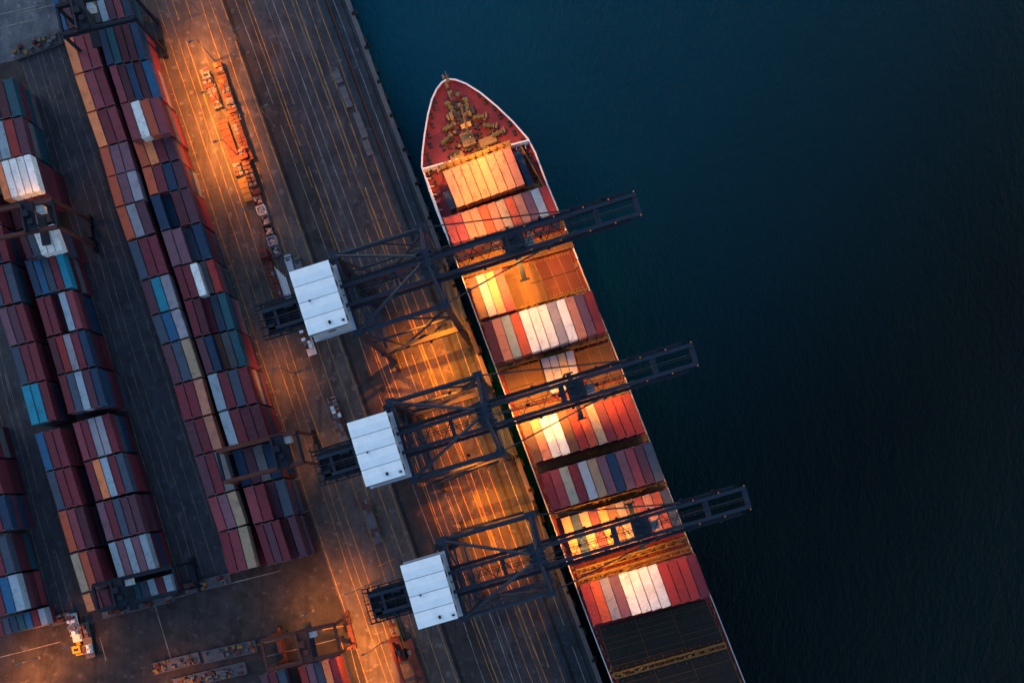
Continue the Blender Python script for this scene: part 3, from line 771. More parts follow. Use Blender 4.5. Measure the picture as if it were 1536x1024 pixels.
# ------------------------------------------------------------------ ship-to-shore cranes
GX, GY = 10.4, 9.1
def make_crane():
    t = thing('gantry_crane', '', 'gantry crane', (0, 0, 0), 0, 'ship to shore cranes on the quay')
    cr, c2 = M['crane'], M['crane2']
    def part(name, fn, mat=cr, par=t):
        m = MB(); fn(m); return m.build(name, mat, par)
    for sx in (-1, 1):
        for sy in (-1, 1):
            def f(m):
                m.beam((sx * GX, sy * GY, 1.8), (sx * GX, sy * GY, 44.4), 1.5, 1.2, w2=1.3, h2=1.1)
                m.box((sx * GX, sy * GY, 45.2), (2.1, 1.9, 1.9)); m.box((sx * GX, sy * GY, 16), (1.9, 1.6, 2.2))
            leg = part('leg', f)
            def f(m):
                for k in range(4):
                    y = sy * GY + (k - 1.5) * 1.7
                    m.box((sx * GX, y, .75), (.8, 1.4, .8)); 
                    for dy in (-.38, .38): m.tube((sx * GX - .25, y + dy, .38), (sx * GX + .25, y + dy, .38), .34, 12)
            part('bogie', f, M['dark'], leg)
    for sx in (-1, 1):
        part('sill_beam', lambda m: m.beam((sx * GX, -GY, 2.4), (sx * GX, GY, 2.4), 1.2, 1.5))
        part('cross_beam', lambda m: (m.beam((sx * GX, -GY, 45.2), (sx * GX, GY, 45.2), 1.15, 1.5)))
        part('cross_beam', lambda m: m.beam((sx * GX, -GY, 16), (sx * GX, GY, 16), .9, 1.1))
    for sx in (-1, 1):
        part('mid_beam', lambda m: m.tube((sx * GX, -GY, 31), (sx * GX, GY, 31), .3, 8))
        for sy in (-1, 1): part('frame_brace', lambda m: m.tube((sx * GX, sy * GY, 44.4), (sx * GX, 0, 31.2), .26, 8))
    for sy in (-1, 1):
        part('mid_beam', lambda m: m.tube((-GX, sy * GY, 31), (GX, sy * GY, 31), .3, 8))
        part('frame_brace', lambda m: m.tube((0, sy * GY, 44.6), (GX, sy * GY, 31.3), .24, 8))
        part('stair', lambda m: m.beam((-GX + 1.2, sy * (GY + 1.0), 17), (GX - 2, sy * (GY + 1.0), 30.6), .7, .12), c2)
        part('portal_beam', lambda m: m.beam((-GX, sy * GY, 16), (GX, sy * GY, 16), 1.3, 1.6))
        part('top_beam', lambda m: m.tube((-GX, sy * GY, 45.2), (GX, sy * GY, 45.2), .55, 10))
        part('diagonal_brace', lambda m: (m.tube((GX, sy * GY, 42.5), (-GX + 6, sy * GY, 17), .42, 8), None))
        part('diagonal_brace', lambda m: m.tube((-GX, sy * GY, 42.5), (-GX + 6, sy * GY, 17), .3, 8))
        part('backstay', lambda m: m.tube((-GX, sy * GY, 45.6), (GX - 2.2, sy * 1.1, 53.2), .36, 8))
        part('apex_leg', lambda m: m.tube((GX, sy * GY, 45.6), (GX - .4, sy * 1.2, 54), .42, 8))
        def f(m):
            m.tube((GX + .2, sy * GY, 46.0), (44, sy * 2.4, 47.3), .17, 6)
        part('forestay', f, M['rope'])
        part('forestay', lambda m: m.tube((GX - .2, sy * 1.2, 54), (34, sy * 2.2, 47.4), .10, 6), M['rope'])
        y = -.6 + sy * 2.2
        def f(m):
            m.beam((-30, y, 45.9), (59.4, y, 45.9), .8, 1.5)
            for i in range(30): m.box((-29 + i * 3.0, y + sy * .5, 46.2), (.12, .16, 1.0))
        g = part('boom_girder', f)
        def f(m):
            m.box((14, y + sy * .95, 46.0), (86, .8, .06))
            for i in range(44): m.beam((-28.5 + i * 2, y + sy * 1.32, 46), (-28.5 + i * 2, y + sy * 1.32, 47.1), .06, .06)
            for z in (46.55, 47.1): m.beam((-28.5, y + sy * 1.32, z), (57.3, y + sy * 1.32, z), .06, .06)
            for i in range(6):
                x = 14 + i * 7.6; m.box((x, y + sy * 1.5, 46.2), (.6, .5, .5))
        part('walkway', f, c2, g)
    if 1:
        for x, w_ in ((-27, .7), (-21.5, .7), (-9, .8), (1.5, .8), (GX, 1.4), (27.8, 1.3), (49.6, 1.2), (58.9, 1.2)):
            part('girder_tie', lambda m: m.beam((x, -2.8, 45.8), (x, 1.6, 45.8), w_, 1.1))
    def f(m):
        m.tube((-28, -.45, 46.6), (58, -.45, 46.6), .11, 6); m.tube((-28, -.95, 46.3), (58, -.95, 46.3), .08, 6); m.tube((-8, .15, 46.4), (50, .15, 46.4), .06, 6)
        for i in range(22): m.box((-8 + i * 2.6, -.7, 46.2), (.12, 1.2, .35))
    part('hoist_rope', f, M['rope'])
    for i in range(22):
        x = -8 + i * 2.35
        if abs(x - GX) < 2: continue
        z0 = 45.3; a_, b_ = (-2.5, 1.3) if i % 2 else (1.3, -2.5)
        part('lattice_brace', lambda m: m.beam((x, a_, z0), (x + 2.35, b_, z0), .16, .16), c2)
    def f(m):
        m.box((GX - .4, 0, 54.1), (2.2, 3.6, .9)); m.box((GX - .6, 0, 52.2), (3.2, 5.0, .12)); m.box((GX - .6, 0, 49.3), (3.0, 6.0, .12))
        for s in (-1.1, 0, 1.1): m.tube((GX - 1.6, s - .12, 54.6), (GX - 1.6, s + .12, 54.6), .8, 14); m.tube((GX + .8, s - .12, 54.4), (GX + .8, s + .12, 54.4), .65, 14)
        for i in range(12):
            a = i * .5236; m.beam((GX - .6 + 1.6 * math.cos(a), 2.5 * math.sin(a), 52.2), (GX - .6 + 1.6 * math.cos(a), 2.5 * math.sin(a), 53.3), .06, .06)
        for i in range(14): m.box((GX - .5 + random.uniform(-2.3, 2.0), random.uniform(-2.8, 2.8), 50 + random.uniform(-2, 3.6)), (random.uniform(.3, 1), random.uniform(.3, 1), random.uniform(.3, 1)))
    part('apex_head', f)
    def f(m):
        m.box((-15.4, -.85, 49.2), (8.6, 14.4, 5.6))
        for i in range(9):
            for sx in (-1, 1): m.box((-15.4 + sx * 4.32, -7.4 + i * 1.65, 49.2), (.06, .12, 5.4))
        m.box((-15.4, -.85, 46.3), (9.8, 15.4, .25))
    hs = part('machinery_house', f, M['wall'])
    for i in range(4):
        y0 = -.85 - 7.4 + i * 3.7
        def f(m):
            x0, x1 = -15.4 - 4.55, -15.4 + 4.55; r_ = .28
            m.add([(x0, y0 + .06, 52.1), (x1, y0 + .06, 52.1), (x1, y0 + 3.64, 52.1), (x0, y0 + 3.64, 52.1),
                   (x0, y0 + .06, 52.25), (x1, y0 + .06, 52.25), (x1, y0 + 3.64, 52.25), (x0, y0 + 3.64, 52.25), (x0, y0 + 1.85, 52.25 + r_ * .5), (x1, y0 + 1.85, 52.25 + r_ * .5)],
                  [(3, 2, 1, 0), (0, 1, 5, 4), (2, 3, 7, 6), (4, 5, 9, 8), (8, 9, 6, 7), (1, 2, 6, 9, 5), (3, 0, 4, 8, 7)])
            for k in range(5): m.box((x0 + .9 + k * 1.8, y0 + 1.85, 52.36), (.05, 3.3, .03))
        part('roof_panel', f, M['roof'], hs)
    def f(m):
        for i in range(5): m.box((-15.4, -.85 - 7.4 + i * 3.7, 52.08), (9.0, .2, .2))
        m.box((-14.6, -6.8, 52.5), (.5, .7, .5)); m.box((-17.4, -1.0, 52.5), (.35, .35, .4)); m.box((-11.6, -7.2, 52.5), (.6, .4, .4))
    part('roof_seam', f, M['seam'], hs)
    part('wall_louvre', lambda m: [m.box((-15.4 + 4.34, y, 49.6), (.05, 1.4, 1.2)) for y in (-6.2, -2.2, 1.8, 5.0)] + [m.box((-15.2, -8.08, 49.5), (1.8, .05, 1.0))], M['seam'], hs)
    def f(m):
        m.box((-25.5, -.6, 45.0), (9.5, 6.0, .12))
        for x in (-30, -27.4, -24.6, -21.8): m.beam((x, -4.6, 45.4), (x, 3.4, 45.4), .35, .5)
        for y in (-4.6, -3.6, -1.6, -.1, 2.4, 3.4): m.beam((-31, y, 45.5), (-20, y, 45.5), .25, .4)
        for z in (45.9, 46.5, 47): 
            for y in (-4.7, 3.5): m.beam((-31, y, z), (-20.5, y, z), .07, .07)
            m.beam((-31, -4.7, z), (-31, 3.5, z), .07, .07)
        for i in range(8):
            for y in (-4.7, 3.5): m.beam((-31 + i * 1.5, y, 45.4), (-31 + i * 1.5, y, 47), .07, .07)
        for i in range(10): m.beam((-31 - random.uniform(.2, 1.0), -4.6 + i * .9, 45.6), (-29.5, -4.6 + i * .9, 45.6), .12, .12)
        m.box((-28.6, -2.4, 46.0), (1.6, 1.4, 1.3)); m.box((-23.6, 1.4, 46.0), (2.2, 1.2, 1.2)); m.box((-25.4, -3.6, 45.9), (1.2, 1.0, 1.0))
    part('back_platform', f, c2)
    def f(m):
        m.box((-GX - 1.3, GY - 1.0, 24), (1.3, 1.5, 44))
        for i in range(9): m.box((-GX - 1.3, GY - 2.4, 4 + i * 4.6), (1.8, 1.3, .1)); m.beam((-GX - 1.9, GY - 3.0, 4 + i * 4.6), (-GX - .6, GY - 1.9, 8.6 + i * 4.6), .5, .1)
    part('lift_shaft', f, c2)
    return t
c0 = make_crane()
CR = [((585, 420.9), 17.5, 'blue gantry crane at the bow end, white roofed house beside two parked vans', 30),
      ((668.8, 640.9), 16.9, 'middle blue gantry crane of three, standing between the two others', 31),
      ((746, 849), 16.1, 'blue gantry crane nearest the dark open hatches, at the aft end', 34)]
for x in (33, 40, 47, 53, 59):
    for y in (-3.4, 2.2):
        m = MB(); m.box((x, y, 46.95), (.22, .22, .3)); m.build('marker_lamp', M['marker'], c0)
cranes = []
for i, (p, yw, lab, tx) in enumerate(CR):
    o = c0 if i == 0 else copy_tree(c0)
    q = at(*p, 45.2); o.location = (q.x, q.y, 0); o.rotation_euler = (0, 0, R(yw)); o['label'] = lab; cranes.append((o, tx))
for o, tx in cranes:                        # trolleys stand at different places on the booms
    m = MB(); m.box((tx, -.6, 46.9), (4.2, 4.0, .35)); m.box((tx - .8, .6, 47.4), (1.4, 1.0, .9)); m.box((tx + 1, -1.7, 47.3), (1.2, 1.2, .7))
    for s in (-1.6, 1.6): m.tube((tx + s, -2.6, 46.9), (tx + s, 1.4, 46.9), .3, 10)
    tr = m.build('trolley', M['crane2'], o)
    m = MB(); m.box((tx + 3.2, -.9, 43.4), (2.0, 2.0, 2.4)); m.build('operator_cab', M['wall'], tr)
    m = MB(); m.box((tx - .2, -.6, 34.0), (1.2, 11.6, .5)); m.box((tx - .2, -.6, 34.6), (1.6, 3.0, .8))
    for s in (-6.3, 5.1): m.box((tx - .2, s, 33.8), (2.4, .4, .5))
    for dx, dy in ((-.6, -1.4), (.3, -1.4), (-.6, .4), (.3, .4)): m.tube((tx + dx, dy, 34.8), (tx + dx, dy, 46.8), .05, 5)
    m.build('spreader', M['crane2'], tr)
def crane_lamp(o, loc, power, tgt, spot=140, col=SOD):
    m = MB(); m.box((loc[0], loc[1], loc[2] + .25), (.7, .7, .3)); fx = m.build('lamp_housing', M['crane2'], o)
    m = MB(); m.box((loc[0], loc[1], loc[2] + .08), (.5, .5, .04)); m.build('lamp_lens', M['lens'], fx)
    lamp((loc[0], loc[1], loc[2] - .15), power, tgt, spot, col, fx)
K = .57
for i, (o, tx) in enumerate(cranes):
    PW = ((1.35, 1.1, .9)[i]) * K
    if i == 1: crane_lamp(o, (14.5, -.6, 44.3), 30000 * K, (15, -.2, 0), 52)
    for x in (19.5, 27, 36): crane_lamp(o, (x, -.6, 44.3), (44000 if x < 30 else 26000) * PW, (x, -.6 + (-2.5, 0, -1)[i], 0), 66)
    crane_lamp(o, (45.5, -.6, 44.3), 9000 * PW, (43, -.6, 0), 110)
    if i == 0:
        crane_lamp(o, (2, -GY - .9, 14.6), 12000 * K, (3, -GY - 9, 0), 140, PORT); crane_lamp(o, (6, -3, 43.6), 330000 * K, (-2, -14, 0), 50, PORT)
        crane_lamp(o, (15, -3.4, 43.6), 4500 * K, (19, -13, 20), 80); crane_lamp(o, (22, 2.8, 43.6), 36000 * K, (20, 17, 27), 90); crane_lamp(o, (30, -3.4, 43.6), 22000 * K, (29, -24, 26), 80)
    elif i == 1:
        crane_lamp(o, (4, GY + .9, 14.6), 11000 * K, (4, GY + 10, 0), 140, PORT); crane_lamp(o, (4, -GY - .9, 14.6), 13000 * K, (4, -GY - 10, 0), 140, PORT)
        [crane_lamp(o, (3, y, 43.6), 170000 * K, (-3, y * 1.7, 0), 46, PORT) for y in (-7.5, 7.5)]; crane_lamp(o, (15, -3.4, 43.6), 9500 * K, (18, -14, 20), 95)
    else:
        crane_lamp(o, (2, GY + .9, 14.6), 12000 * K, (2, GY + 9, 0), 140, PORT); crane_lamp(o, (5, 2, 43.6), 270000 * K, (-3, 6, 0), 48, PORT)
        crane_lamp(o, (25, -3.4, 43.6), 24000 * K, (28, -14, 22), 100)
# foremast floodlights
for s in (-1.5, 1.5):
    l = lamp(mastp + AY * s - AX * .5 + Vector((0, 0, 16.6)), 14000 * K, mastp - AX * 12 + AY * s * 3 + Vector((0, 0, 7)), 120)
    l.location = l.location - sm_loc; l.parent = ship
l = lamp(mastp - AX * .5 + Vector((0, 0, 16.6)), 26000 * K, mastp - AX * 26 - AY * 3 + Vector((0, 0, 13)), 60); l.location -= sm_loc; l.parent = ship
l = lamp(mastp + AX * .6 + Vector((0, 0, 16.6)), 4500 * K, mastp + AX * 4, 150); l.location -= sm_loc; l.parent = ship

# ------------------------------------------------------------------ yard gantries
def make_rtg(px0, px1, depth, z, label, mat, mat2, trolley=.7):
    a, b = at(*px0, z), at(*px1, z); c = (a + b) / 2; d = b - a; rz = math.atan2(d.y, d.x); hw = d.length / 2; hd = depth / 2
    t = thing('yard_gantry', label, 'yard crane', (c.x, c.y, 0), rz, 'rubber tyred cranes over the stacks')
    def part(name, fn, mt=mat, par=t):
        m = MB(); fn(m); return m.build(name, mt, par)
    for sy in (-1, 1):
        def f(m):
            m.beam((-hw, sy * hd, z - .6), (hw, sy * hd, z - .6), .85, 1.2)
            for z_ in (.4, .9): m.beam((-hw, sy * (hd + .6), z + z_ - .4), (hw, sy * (hd + .6), z + z_ - .4), .06, .06)
            m.box((0, sy * (hd + .45), z - .55), (2 * hw, .5, .06))
        part('girder', f)
        for sx in (-1, 1): part('leg', lambda m: m.beam((sx * hw, sy * hd, z - 1.0), (sx * (hw + .1), sy * hd * 1.05, 1.6), .75, .65))
    for sx in (-1, 1):
        sill = part('sill_beam', lambda m: m.beam((sx * hw, -hd - 1.6, 1.6), (sx * hw, hd + 1.6, 1.6), .9, .9), mat2)
        part('end_beam', lambda m: m.beam((sx * hw, -hd, z - .6), (sx * hw, hd, z - .6), .6, .8), mat2); part('power_pack', lambda m: m.box((sx * (hw + .2), 0, 2.86), (1.2, 3.4, 1.6)), mat2)
        for y in (-hd - 1, -hd + 1, hd - 1, hd + 1): part('wheel', lambda m: m.tube((sx * hw - .3, y, .75), (sx * hw + .3, y, .75), .75, 14), M['dark'], sill)
    x = -hw + 2 * hw * trolley
    tr = part('trolley', lambda m: (m.box((x, 0, z + .25), (3.4, 2 * hd + .6, .3)), m.box((x - .3, .8, z + .9), (1.8, 1.6, 1.1)), m.box((x + .6, -1.4, z + .8), (1.3, 1.2, .8)), m.tube((x - 1.2, -hd, z + .6), (x - 1.2, hd, z + .6), .35, 10)), mat2)
    part('operator_cab', lambda m: m.box((x + 2.4, hd - 1.2, z - 2.2), (1.6, 1.7, 2.1)), M['whitem'], tr)
    part('spreader', lambda m: (m.box((x, 0, z - 6), (2.2, 11, .5)), [m.tube((x + dx, dy, z - 6), (x + dx, dy, z), .05, 5) for dx in (-.7, .7) for dy in (-1.5, 1.5)]), M['rtg2'], tr)
    return t, hw, hd
r3, hw, hd = make_rtg((330, 700), (449, 670), 8.0, 18.5, 'rust red yard gantry parked low on the stack beside the orange road', M['rtg'], M['rtg2'], .75)
r2, hw2, hd2 = make_rtg((-52, 345), (81, 319), 7.0, 20, 'yard gantry beside the brightest white containers at the left edge', M['rtg'], M['rtg2'], .72)
r1, hw1, hd1 = make_rtg((88, 30), (196, 5), 7.5, 19, 'dark yard gantry at the top end of the stacks near pale paving', M['rtg2'], M['rtg2'], .3)
r4, hw4, hd4 = make_rtg((142, 897), (262, 868), 6.5, 15, 'dark yard gantry at the bottom end of the wide left strip', M['rtg2'], M['rtg2'], .3)
r5, hw5, hd5 = make_rtg((396, 983), (505, 958), 7.5, 17, 'rust red yard gantry over the stack at the bottom border', M['rtg'], M['rtg'], .55)
def rtg_lamp(o, loc, p, tgt, spot=140):
    m = MB(); m.box((loc[0], loc[1], loc[2] + .2), (.5, .5, .25)); fx = m.build('lamp_housing', M['crane2'], o); lamp(loc, p, tgt, spot, SOD, fx)
rtg_lamp(r2, (hw2 - 7, hd2 + .9, 19.4), 1700 * K, (hw2 - 6, hd2 + 5.5, 14)); rtg_lamp(r2, (hw2 - 3, hd2 + .9, 19), 1200 * K, (hw2 - 3, hd2, 0))
rtg_lamp(r3, (hw + .9, -1, 13), 1500 * K, (hw + 2, -3, 0)); rtg_lamp(r5, (hw5 + .9, 0, 14), 1400 * K, (hw5 + 5, 0, 0)); rtg_lamp(r5, (-3, hd5 + 1, 15), 5200 * K, (-4, hd5 + 4, 0))

# ------------------------------------------------------------------ lamp posts on the roads
def lamp_post(px, py, h, power, side, label, tilt=0.0):
    b = at(px, py, 0); rz = R(20 + (0 if side > 0 else 180))
    t = thing('lamp_post', label, 'street lamp', b, rz, 'lamp posts along the terminal roads')
    m = MB(); m.tube((0, 0, 0), (0, 0, h), .16, 8, r2=.08); m.box((0, 0, .2), (.7, .7, .4)); m.build('pole', M['greym'], t)
    m = MB(); m.tube((0, 0, h - .1), (1.6, 0, h + .3), .07, 6); m.build('arm', M['greym'], t)
    m = MB(); m.box((1.9, 0, h + .3), (1.0, .45, .22)); hd_ = m.build('lamp_head', M['greym'], t)
    m = MB(); m.box((1.9, 0, h + .17), (.8, .35, .03)); m.build('lamp_lens', M['lens'], hd_)
    lamp((1.9, 0, h), power * 1.25, (1.9 + tilt, 0, 0), 138, SODG, hd_)
LPS = [(322, 92, 12, 19800, -1, 'lamp post at the head of the parked trailer line', 3), (340, 165, 12, 23918, -1, 'lamp post behind the grey lorry on the orange road', 3), (358, 235, 12, 23918, -1, 'lamp post beside the pale load on the parked trailer', 3),
       (300, 20, 12, 4200, 1, 'lamp post at the top border of the orange road', 2), (395, 330, 11, 1620, -1, 'lamp post beside the row of gear bins', 2),
       (440, 560, 12, 5600, -1, 'lamp post on the dim road beside crane house', 3), (492, 690, 11, 1620, -1, 'lamp post under the back end of the middle crane', 2),
       (545, 880, 12, 8007, -1, 'lamp post under the back end of the aft crane', 3), (570, 965, 13, 22880, -1, 'lamp post beside the red reach stacker', 4), (592, 1040, 13, 16800, -1, 'lamp post below the red reach stacker', 4),
       (30, 1030, 13, 17100, 1, 'lamp post at the bottom left corner', 2), (60, 985, 12, 6500, 1, 'lamp post left of the yellow and white lorry', 2), (470, 915, 13, 7000, 1, 'lamp post between the aft crane tail and the bottom stacks', 2), (118, 965, 9, 1800, 1, 'short lamp post beside the yellow and white lorry', 1), (250, 1030, 12, 4200, 1, 'lamp post among the racks at the bottom border', 1),
       (372, 80, 12, 2200, 1, 'lamp post right of the painted shadow strip at the top', 1), (412, 190, 12, 900, 1, 'lamp post right of the painted shadow strip beside the dark apron', 0)]
for a in LPS: lamp_post(*a[:3], a[3] * K, *a[4:])

# ------------------------------------------------------------------ vehicles and yard gear
def wheels(par, xs, ys, r=.5, w_=.35):
    for x in xs:
        for y in ys:
            m = MB(); m.tube((x - w_ / 2, y, r), (x + w_ / 2, y, r), r, 12); m.build('wheel', M['dark'], par)
def lorry(px, py, rz, cabm, bedm, label, ln=13.0, load=None, cat='lorry', flip=False):
    t = thing('terminal_lorry' if cat == 'lorry' else 'trailer', label, cat, at(px, py, 0), R(rz) + (math.pi if flip else 0), 'lorries and trailers parked on the terminal')
    m = MB(); m.box((0, -1.6, 1.25), (2.45, ln, .22)); m.box((-.5, -1.6, .95), (.25, ln - 1, .4)); m.box((.5, -1.6, .95), (.25, ln - 1, .4))
    for i in range(7): m.box((0, -1.6 - ln / 2 + .8 + i * (ln - 1.6) / 6, 1.42), (2.5, .22, .14))
    m.box((0, -1.6 - ln / 2 + .1, 1.5), (2.45, .15, .5)); bed = m.build('bed', bedm, t)
    wheels(bed, (-.95, .95), (-ln / 2 - .2, -ln / 2 + 1.1, ln / 2 - 3.6))
    if cat == 'lorry':
        m = MB(); y = ln / 2 + .4
        m.box((0, y, 1.9), (2.4, 2.1, 2.2), taper=.93); m.box((0, y + 1.3, 1.2), (2.3, .9, .9)); m.box((0, y - 1.4, 1.1), (1.2, 2.6, .5)); cab = m.build('cab', cabm, t)
        m = MB(); m.box((0, y + 1.02, 2.3), (2.0, .12, .9)); m.box((0, y, 3.02), (1.3, .7, .05)); m.build('window', M['glass'], cab)
        wheels(cab, (-1, 1), (y + .6, y - 1.9))
    if load:
        for (y0, l_, h_, mi) in load:
            m = MB()
            k = max(2, int(l_ / 1.1)); st = l_ / k
            m.box((0, y0, 1.42 + h_ * .25), (2.2, l_, h_ * .5), mi=mi)
            for q in range(k):
                for sx in (-.58, .58):
                    hh = h_ * random.uniform(.3, .75); m.box((sx + random.uniform(-.12, .12), y0 - l_ / 2 + st * (q + .5), 1.4 + h_ * .5 + hh / 2), (random.uniform(.7, 1.15), st * random.uniform(.6, .97), hh), random.uniform(-.08, .08), mi=random.choice((mi, 4, 4, 1)))
            m.build('load', [M['lash'], M['greym'], M['whitem'], M['redm'], M['rtg'], M['conc']], bed)
    return t
RZ = 19
lorry(337, 122, RZ, M['rtg'], M['rtg'], 'long rusty trailer with mixed load at the head of the orange median', 13, [(-3, 6, .5, 0), (3, 3, 1.0, 0)], 'trailer')
lorry(312, 116, RZ, M['greym'], M['greym'], 'dark grey trailer on the left of the orange median', 7, [(-1.5, 5.5, 1.1, 1)], 'trailer')
lorry(322, 140, RZ, M['greym'], M['greym'], 'grey lorry with speckled load parked on the orange median', 7, [(-1.5, 5.5, .8, 1)])
lorry(347, 152, RZ, M['greym'], M['greym'], 'grey loaded trailer on the right of the orange median', 10, [(-1, 7, .9, 1), (4.0, 1.2, .5, 3)], 'trailer')
lorry(344, 208, RZ, M['rtg'], M['rtg'], 'empty rust coloured trailer beside the lit lamp spots', 13, None, 'trailer')
lorry(362, 200, RZ, M['whitem'], M['rtg'], 'long rust coloured trailer beside the dark shadow strip', 14, [(0, 11, .5, 4)], 'trailer')
lorry(364, 268, RZ, M['whitem'], M['lash'], 'trailer with a pale box on its front half', 11, [(2, 4, .7, 5)], 'trailer')
lorry(375, 255, RZ, M['whitem'], M['rtg'], 'red trailer stacked with rust red frames', 12, [(-2, 7, 1.0, 4), (4, 3, .7, 3)], 'trailer')
lorry(410, 415, RZ, M['redm'], M['redm'], 'red lorry parked left of the white pipes', 11, [(-1, 8, .6, 3)])
lorry(421, 445, RZ, M['redm'], M['redm'], 'red trailer half hidden by the white crane house', 12, [(0, 9, .7, 3)], 'trailer')
lorry(460, 500, RZ, M['whitem'], M['whitem'], 'white box trailer below the bow end crane house', 10, [(-1, 8, 1.8, 2)], 'trailer')
lorry(509, 636, RZ, M['whitem'], M['greym'], 'long dull trailer left of the middle crane house', 14, [(0, 7, .4, 1)], 'trailer')
lorry(504, 612, RZ, M['whitem'], M['rtg'], 'narrow rusty trailer with pale load above middle crane house', 10, [(0, 6, .6, 2)], 'trailer')
lorry(556, 775, RZ, M['whitem'], M['greym'], 'grey trailer with low boxes between the middle and aft crane houses', 12, [(3, 4, .5, 1), (-4.5, 2.4, .5, 1)], 'trailer')
lorry(590, 933, RZ, M['yellow'], M['yellow'], 'yellow trailer under the aft crane house', 12, [(0, 9, .6, 0)], 'trailer')
lorry(622, 985, RZ, M['rtg'], M['rtg'], 'rust red trailer right of the red reach stacker', 14, [(0, 5, .4, 4)], 'trailer')
lorry(118, 948, 12, M['yellow'], M['whitem'], 'white loaded lorry with yellow cab near the left stacks', 8, [(-1, 3, 2.0, 2), (-4, 2, 1.6, 2)], flip=True)
lorry(133, 950, 12, M['greym'], M['greym'], 'grey trailer with lilac load beside the yellow and white lorry', 10, [(1, 4, 1.4, 1), (-4, 2.4, 1.6, 2)], 'trailer')
for i in range(7):                     # open gear bins in a row
    px, py = 383.5 + i * 5.4, 287 + i * 15.2
    t = thing('gear_bin', '{} open gear bin beside the dark strip, {} from the top of its row'.format(('purple', 'red', 'lilac', 'grey', 'blue grey', 'pale', 'dark')[i], ORD[i + 1]), 'bin', at(px, py, 0), R(19), 'gear bins in a row')
    mt = (M['rtg2'], M['redm'], M['whitem'], M['greym'], M['rtg2'], M['wall'], M['greym'])[i]
    m = MB()
    for s in (-1, 1): m.box((s * 1.15, 0, .75), (.12, 2.5, 1.5)); m.box((0, s * 1.25, .75), (2.18, .12, 1.5))
    m.box((0, 0, .1), (2.2, 2.4, .2)); m.build('bin_wall', mt, t)
    m = MB()
    for k in range(14): m.box((random.uniform(-.9, .9), random.uniform(-1, 1), .5 + random.random() * .5), (random.uniform(.2, .8), random.uniform(.2, .9), .4), random.random())
    m.build('lashing_rods', M['casting'], t)
def van(px, py, lab, mt):
    t = thing('van', lab, 'van', at(px, py, 0), R(19), 'vans parked by the crane house')
    m = MB(); m.box((0, -.5, 1.25), (1.95, 4.2, 1.9), taper=.92); m.box((0, 2.2, .85), (1.9, 1.4, 1.0), taper=.86); b_ = m.build('body', mt, t)
    m = MB(); m.box((0, 1.75, 1.65), (1.6, .35, .6), taper=.8); m.box((0, 1.0, 2.22), (1.2, .5, .03)); m.build('windscreen', M['glass'], b_)
    wheels(t, (-.9, .9), (-1.9, 1.9), .38, .25)
van(437, 398, 'pale van above the bow end crane house', M['wall']); van(451, 402, 'grey van above the bow end crane house', M['greym'])
def pipes(px, py):
    t = thing('pipe_bundle', 'bundle of long white pipes left of the bow end crane house', 'pipes', at(px, py, 0), R(17))
    m = MB()
    for i in range(6): m.tube((-1.0 + i * .4, -7 + i * .6, .3), (-1.0 + i * .4, 6 - i * .7, .3), .2, 8)
    for i in range(4): m.tube((-.7 + i * .4, -5, .65), (-.7 + i * .4, 5 - i, .65), .2, 8)
    m.build('pipe_stack', M['whitem'], t)
    m = MB()
    for y in (-3, 3): m.box((0, y, .06), (3, .25, .12))
    m.build('timber_bearer', M['lash'], t)
pipes(427, 430)
def reach_stacker(px, py, rz):
    t = thing('reach_stacker', 'red reach stacker with raised boom beside the aft crane', 'reach stacker', at(px, py, 0), R(rz))
    m = MB(); m.box((0, -1, 1.5), (3.2, 6.5, 1.3)); m.box((0, -3.8, 2.2), (3.3, 1.9, 1.8)); m.box((1.25, .6, 2.4), (.8, 2.6, .7)); b_ = m.build('body', M['redm'], t)
    m = MB(); m.box((-.2, -.4, 3.1), (1.5, 1.7, 1.7), taper=.88); m.build('cab', M['glass'], b_)
    m = MB(); m.beam((.9, -3.6, 3.6), (.2, 7.2, 5.2), .8, .9); m.beam((.25, 6.6, 5.1), (.1, 8.6, 4.6), .6, .6); bo = m.build('boom', M['redm'], t)
    m = MB(); m.box((0, 8.8, 3.6), (6.2, .8, .5)); m.box((-3.0, 8.8, 3.4), (.5, 2.3, .4)); m.box((3.0, 8.8, 3.4), (.5, 2.3, .4)); m.box((0, 8.8, 4.2), (1.4, 1.2, .8)); m.build('spreader', M['rtg'], bo)
    wheels(t, (-1.5, -1.0, 1.0, 1.5), (1.5,), .85, .4); wheels(t, (-1.3, 1.3), (-3.2,), .8, .5)
reach_stacker(600, 978, 196)
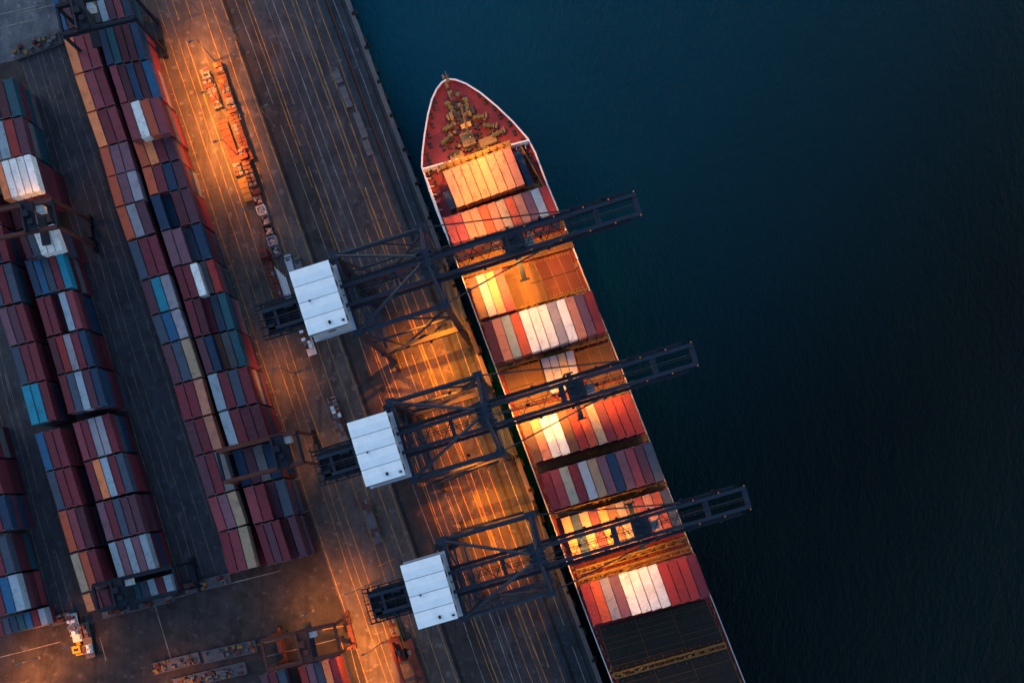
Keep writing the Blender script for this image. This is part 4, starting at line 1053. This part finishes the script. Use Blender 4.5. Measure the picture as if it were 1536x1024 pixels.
# racks and kerb platforms at the ends of the stacks
def rack(a, b, wid, lab, seed):
    W0, W1 = at(*a), at(*b); d = W1 - W0; rz = math.atan2(d.y, d.x); L = d.length; c = (W0 + W1) / 2
    t = thing('reefer_rack', lab, 'rack', (c.x, c.y, 0), rz, 'low racks at the stack ends'); rr = random.Random(seed)
    m = MB(); m.box((0, 0, .25), (L, wid, .5)); m.build('platform', M['conc'], t)
    m = MB()
    for z in (1.0, 1.6):
        for s in (-1, 1): m.beam((-L / 2, s * wid / 2.1, z), (L / 2, s * wid / 2.1, z), .08, .08)
    k = max(2, int(L / 2.4))
    for i in range(k + 1):
        for s in (-1, 1): m.beam((-L / 2 + L * i / k, s * wid / 2.1, .5), (-L / 2 + L * i / k, s * wid / 2.1, 1.65), .09, .09)
    m.build('railing', M['conc'], t)
    for i in range(int(L * 1.6)):
        m = MB(); h_ = rr.uniform(.5, 1.2); m.box((rr.uniform(-L / 2 + .6, L / 2 - .6), rr.uniform(-wid / 2.6, wid / 2.6), .5 + h_ / 2), (rr.uniform(.4, 1.5), rr.uniform(.4, 1.0), h_))
        m.build('switch_box', M[rr.choice(('conc', 'conc', 'redm', 'rtg', 'lash', 'greym'))], t)
rack((22, 82), (92, 57), 3.6, 'railed grey platform at the top end of the middle lane', 1)
rack((278, 884), (346, 866), 3.0, 'railed platform at the bottom end of the middle lane', 2)
rack((78, 932), (112, 922), 2.6, 'short railed platform below the left lane', 3)
rack((232, 1002), (300, 985), 3.2, 'rusty rack left of the bottom border gantry', 4)
rack((306, 985), (385, 968), 3.4, 'long rusty rack above the bottom border containers', 5)
rack((262, 1026), (370, 1000), 3.4, 'lowest rusty rack at the bottom border', 6)
rack((155, 922), (262, 896), 2.0, 'low dark rack under the bottom of the wide left strip', 7)
# quay edge bollards, fenders and barriers
for i in range(22):
    y = -30 + i * 51.0; p = at(qx(y) - 1.8, y, .12)
    m = MB(); m.tube((0, 0, 0), (0, 0, .55), .28, 10, r2=.22); m.tube((0, 0, .5), (.25, 0, .68), .34, 10); m.box((0, 0, .04), (.9, .9, .08))
    o = m.build('mooring_bollard', M['dark'], None, p, R(20)); tag(o, 'black iron mooring bollard on the quay edge between ship and crane rail', 'bollard', 'mooring bollards on the quay edge')
for i in range(26):
    y = -20 + i * 42.0; p = at(qx(y), y, -1.2) + nrm * .35
    m = MB(); m.box((0, 0, 0), (.65, 2.0, 2.6)); m.tube((-.1, -1.1, .9), (-.1, 1.1, .9), .4, 10)
    o = m.build('quay_fender', M['dark'], None, p, R(20)); tag(o, 'black rubber fender hanging on the quay wall above the water', 'fender', 'rubber fenders on the quay wall')
for i, (px, py, l_, lab) in enumerate(((519, 146, 6.0, 'upper pale concrete slab on the dark apron'), (541, 188, 7.5, 'lower pale concrete slab on the dark apron'), (552, 222, 4.5, 'rough pale slab nearest the bow on the dark apron'), (507, 116, 3.5, 'small pale slab at the top of the dark apron'))):
    m = MB(); m.box((0, 0, .16), (1.9, l_, .3)); m.box((0, l_ * .1, .36), (1.7, l_ * .5, .12))
    tag(m.build('concrete_slab', M['conc'], None, at(px, py, .004), R(21)), lab, 'concrete slab')
fr = thing('cable_barrier', 'low rusty cable barrier along the dark apron near the quay edge', 'barrier', at(505, 110), 0)
m = MB(); pts = [at(lin(490, 677, y), y, .45) - at(505, 110) for y in (-200, -60, 0, 60, 120, 190, 235)]
for a, b in zip(pts, pts[1:]):
    m.beam(a, b, .22, .16)
    k = int((b - a).length / 2)
    for j in range(k): p = a.lerp(b, j / max(1, k)); m.box(p - Vector((0, 0, .22)), (.25, .25, .45))
m.build('barrier_beam', M['rtg'], fr)

bpy.context.view_layer.update()
print('containers', NC[0], 'objects', len(bpy.data.objects))
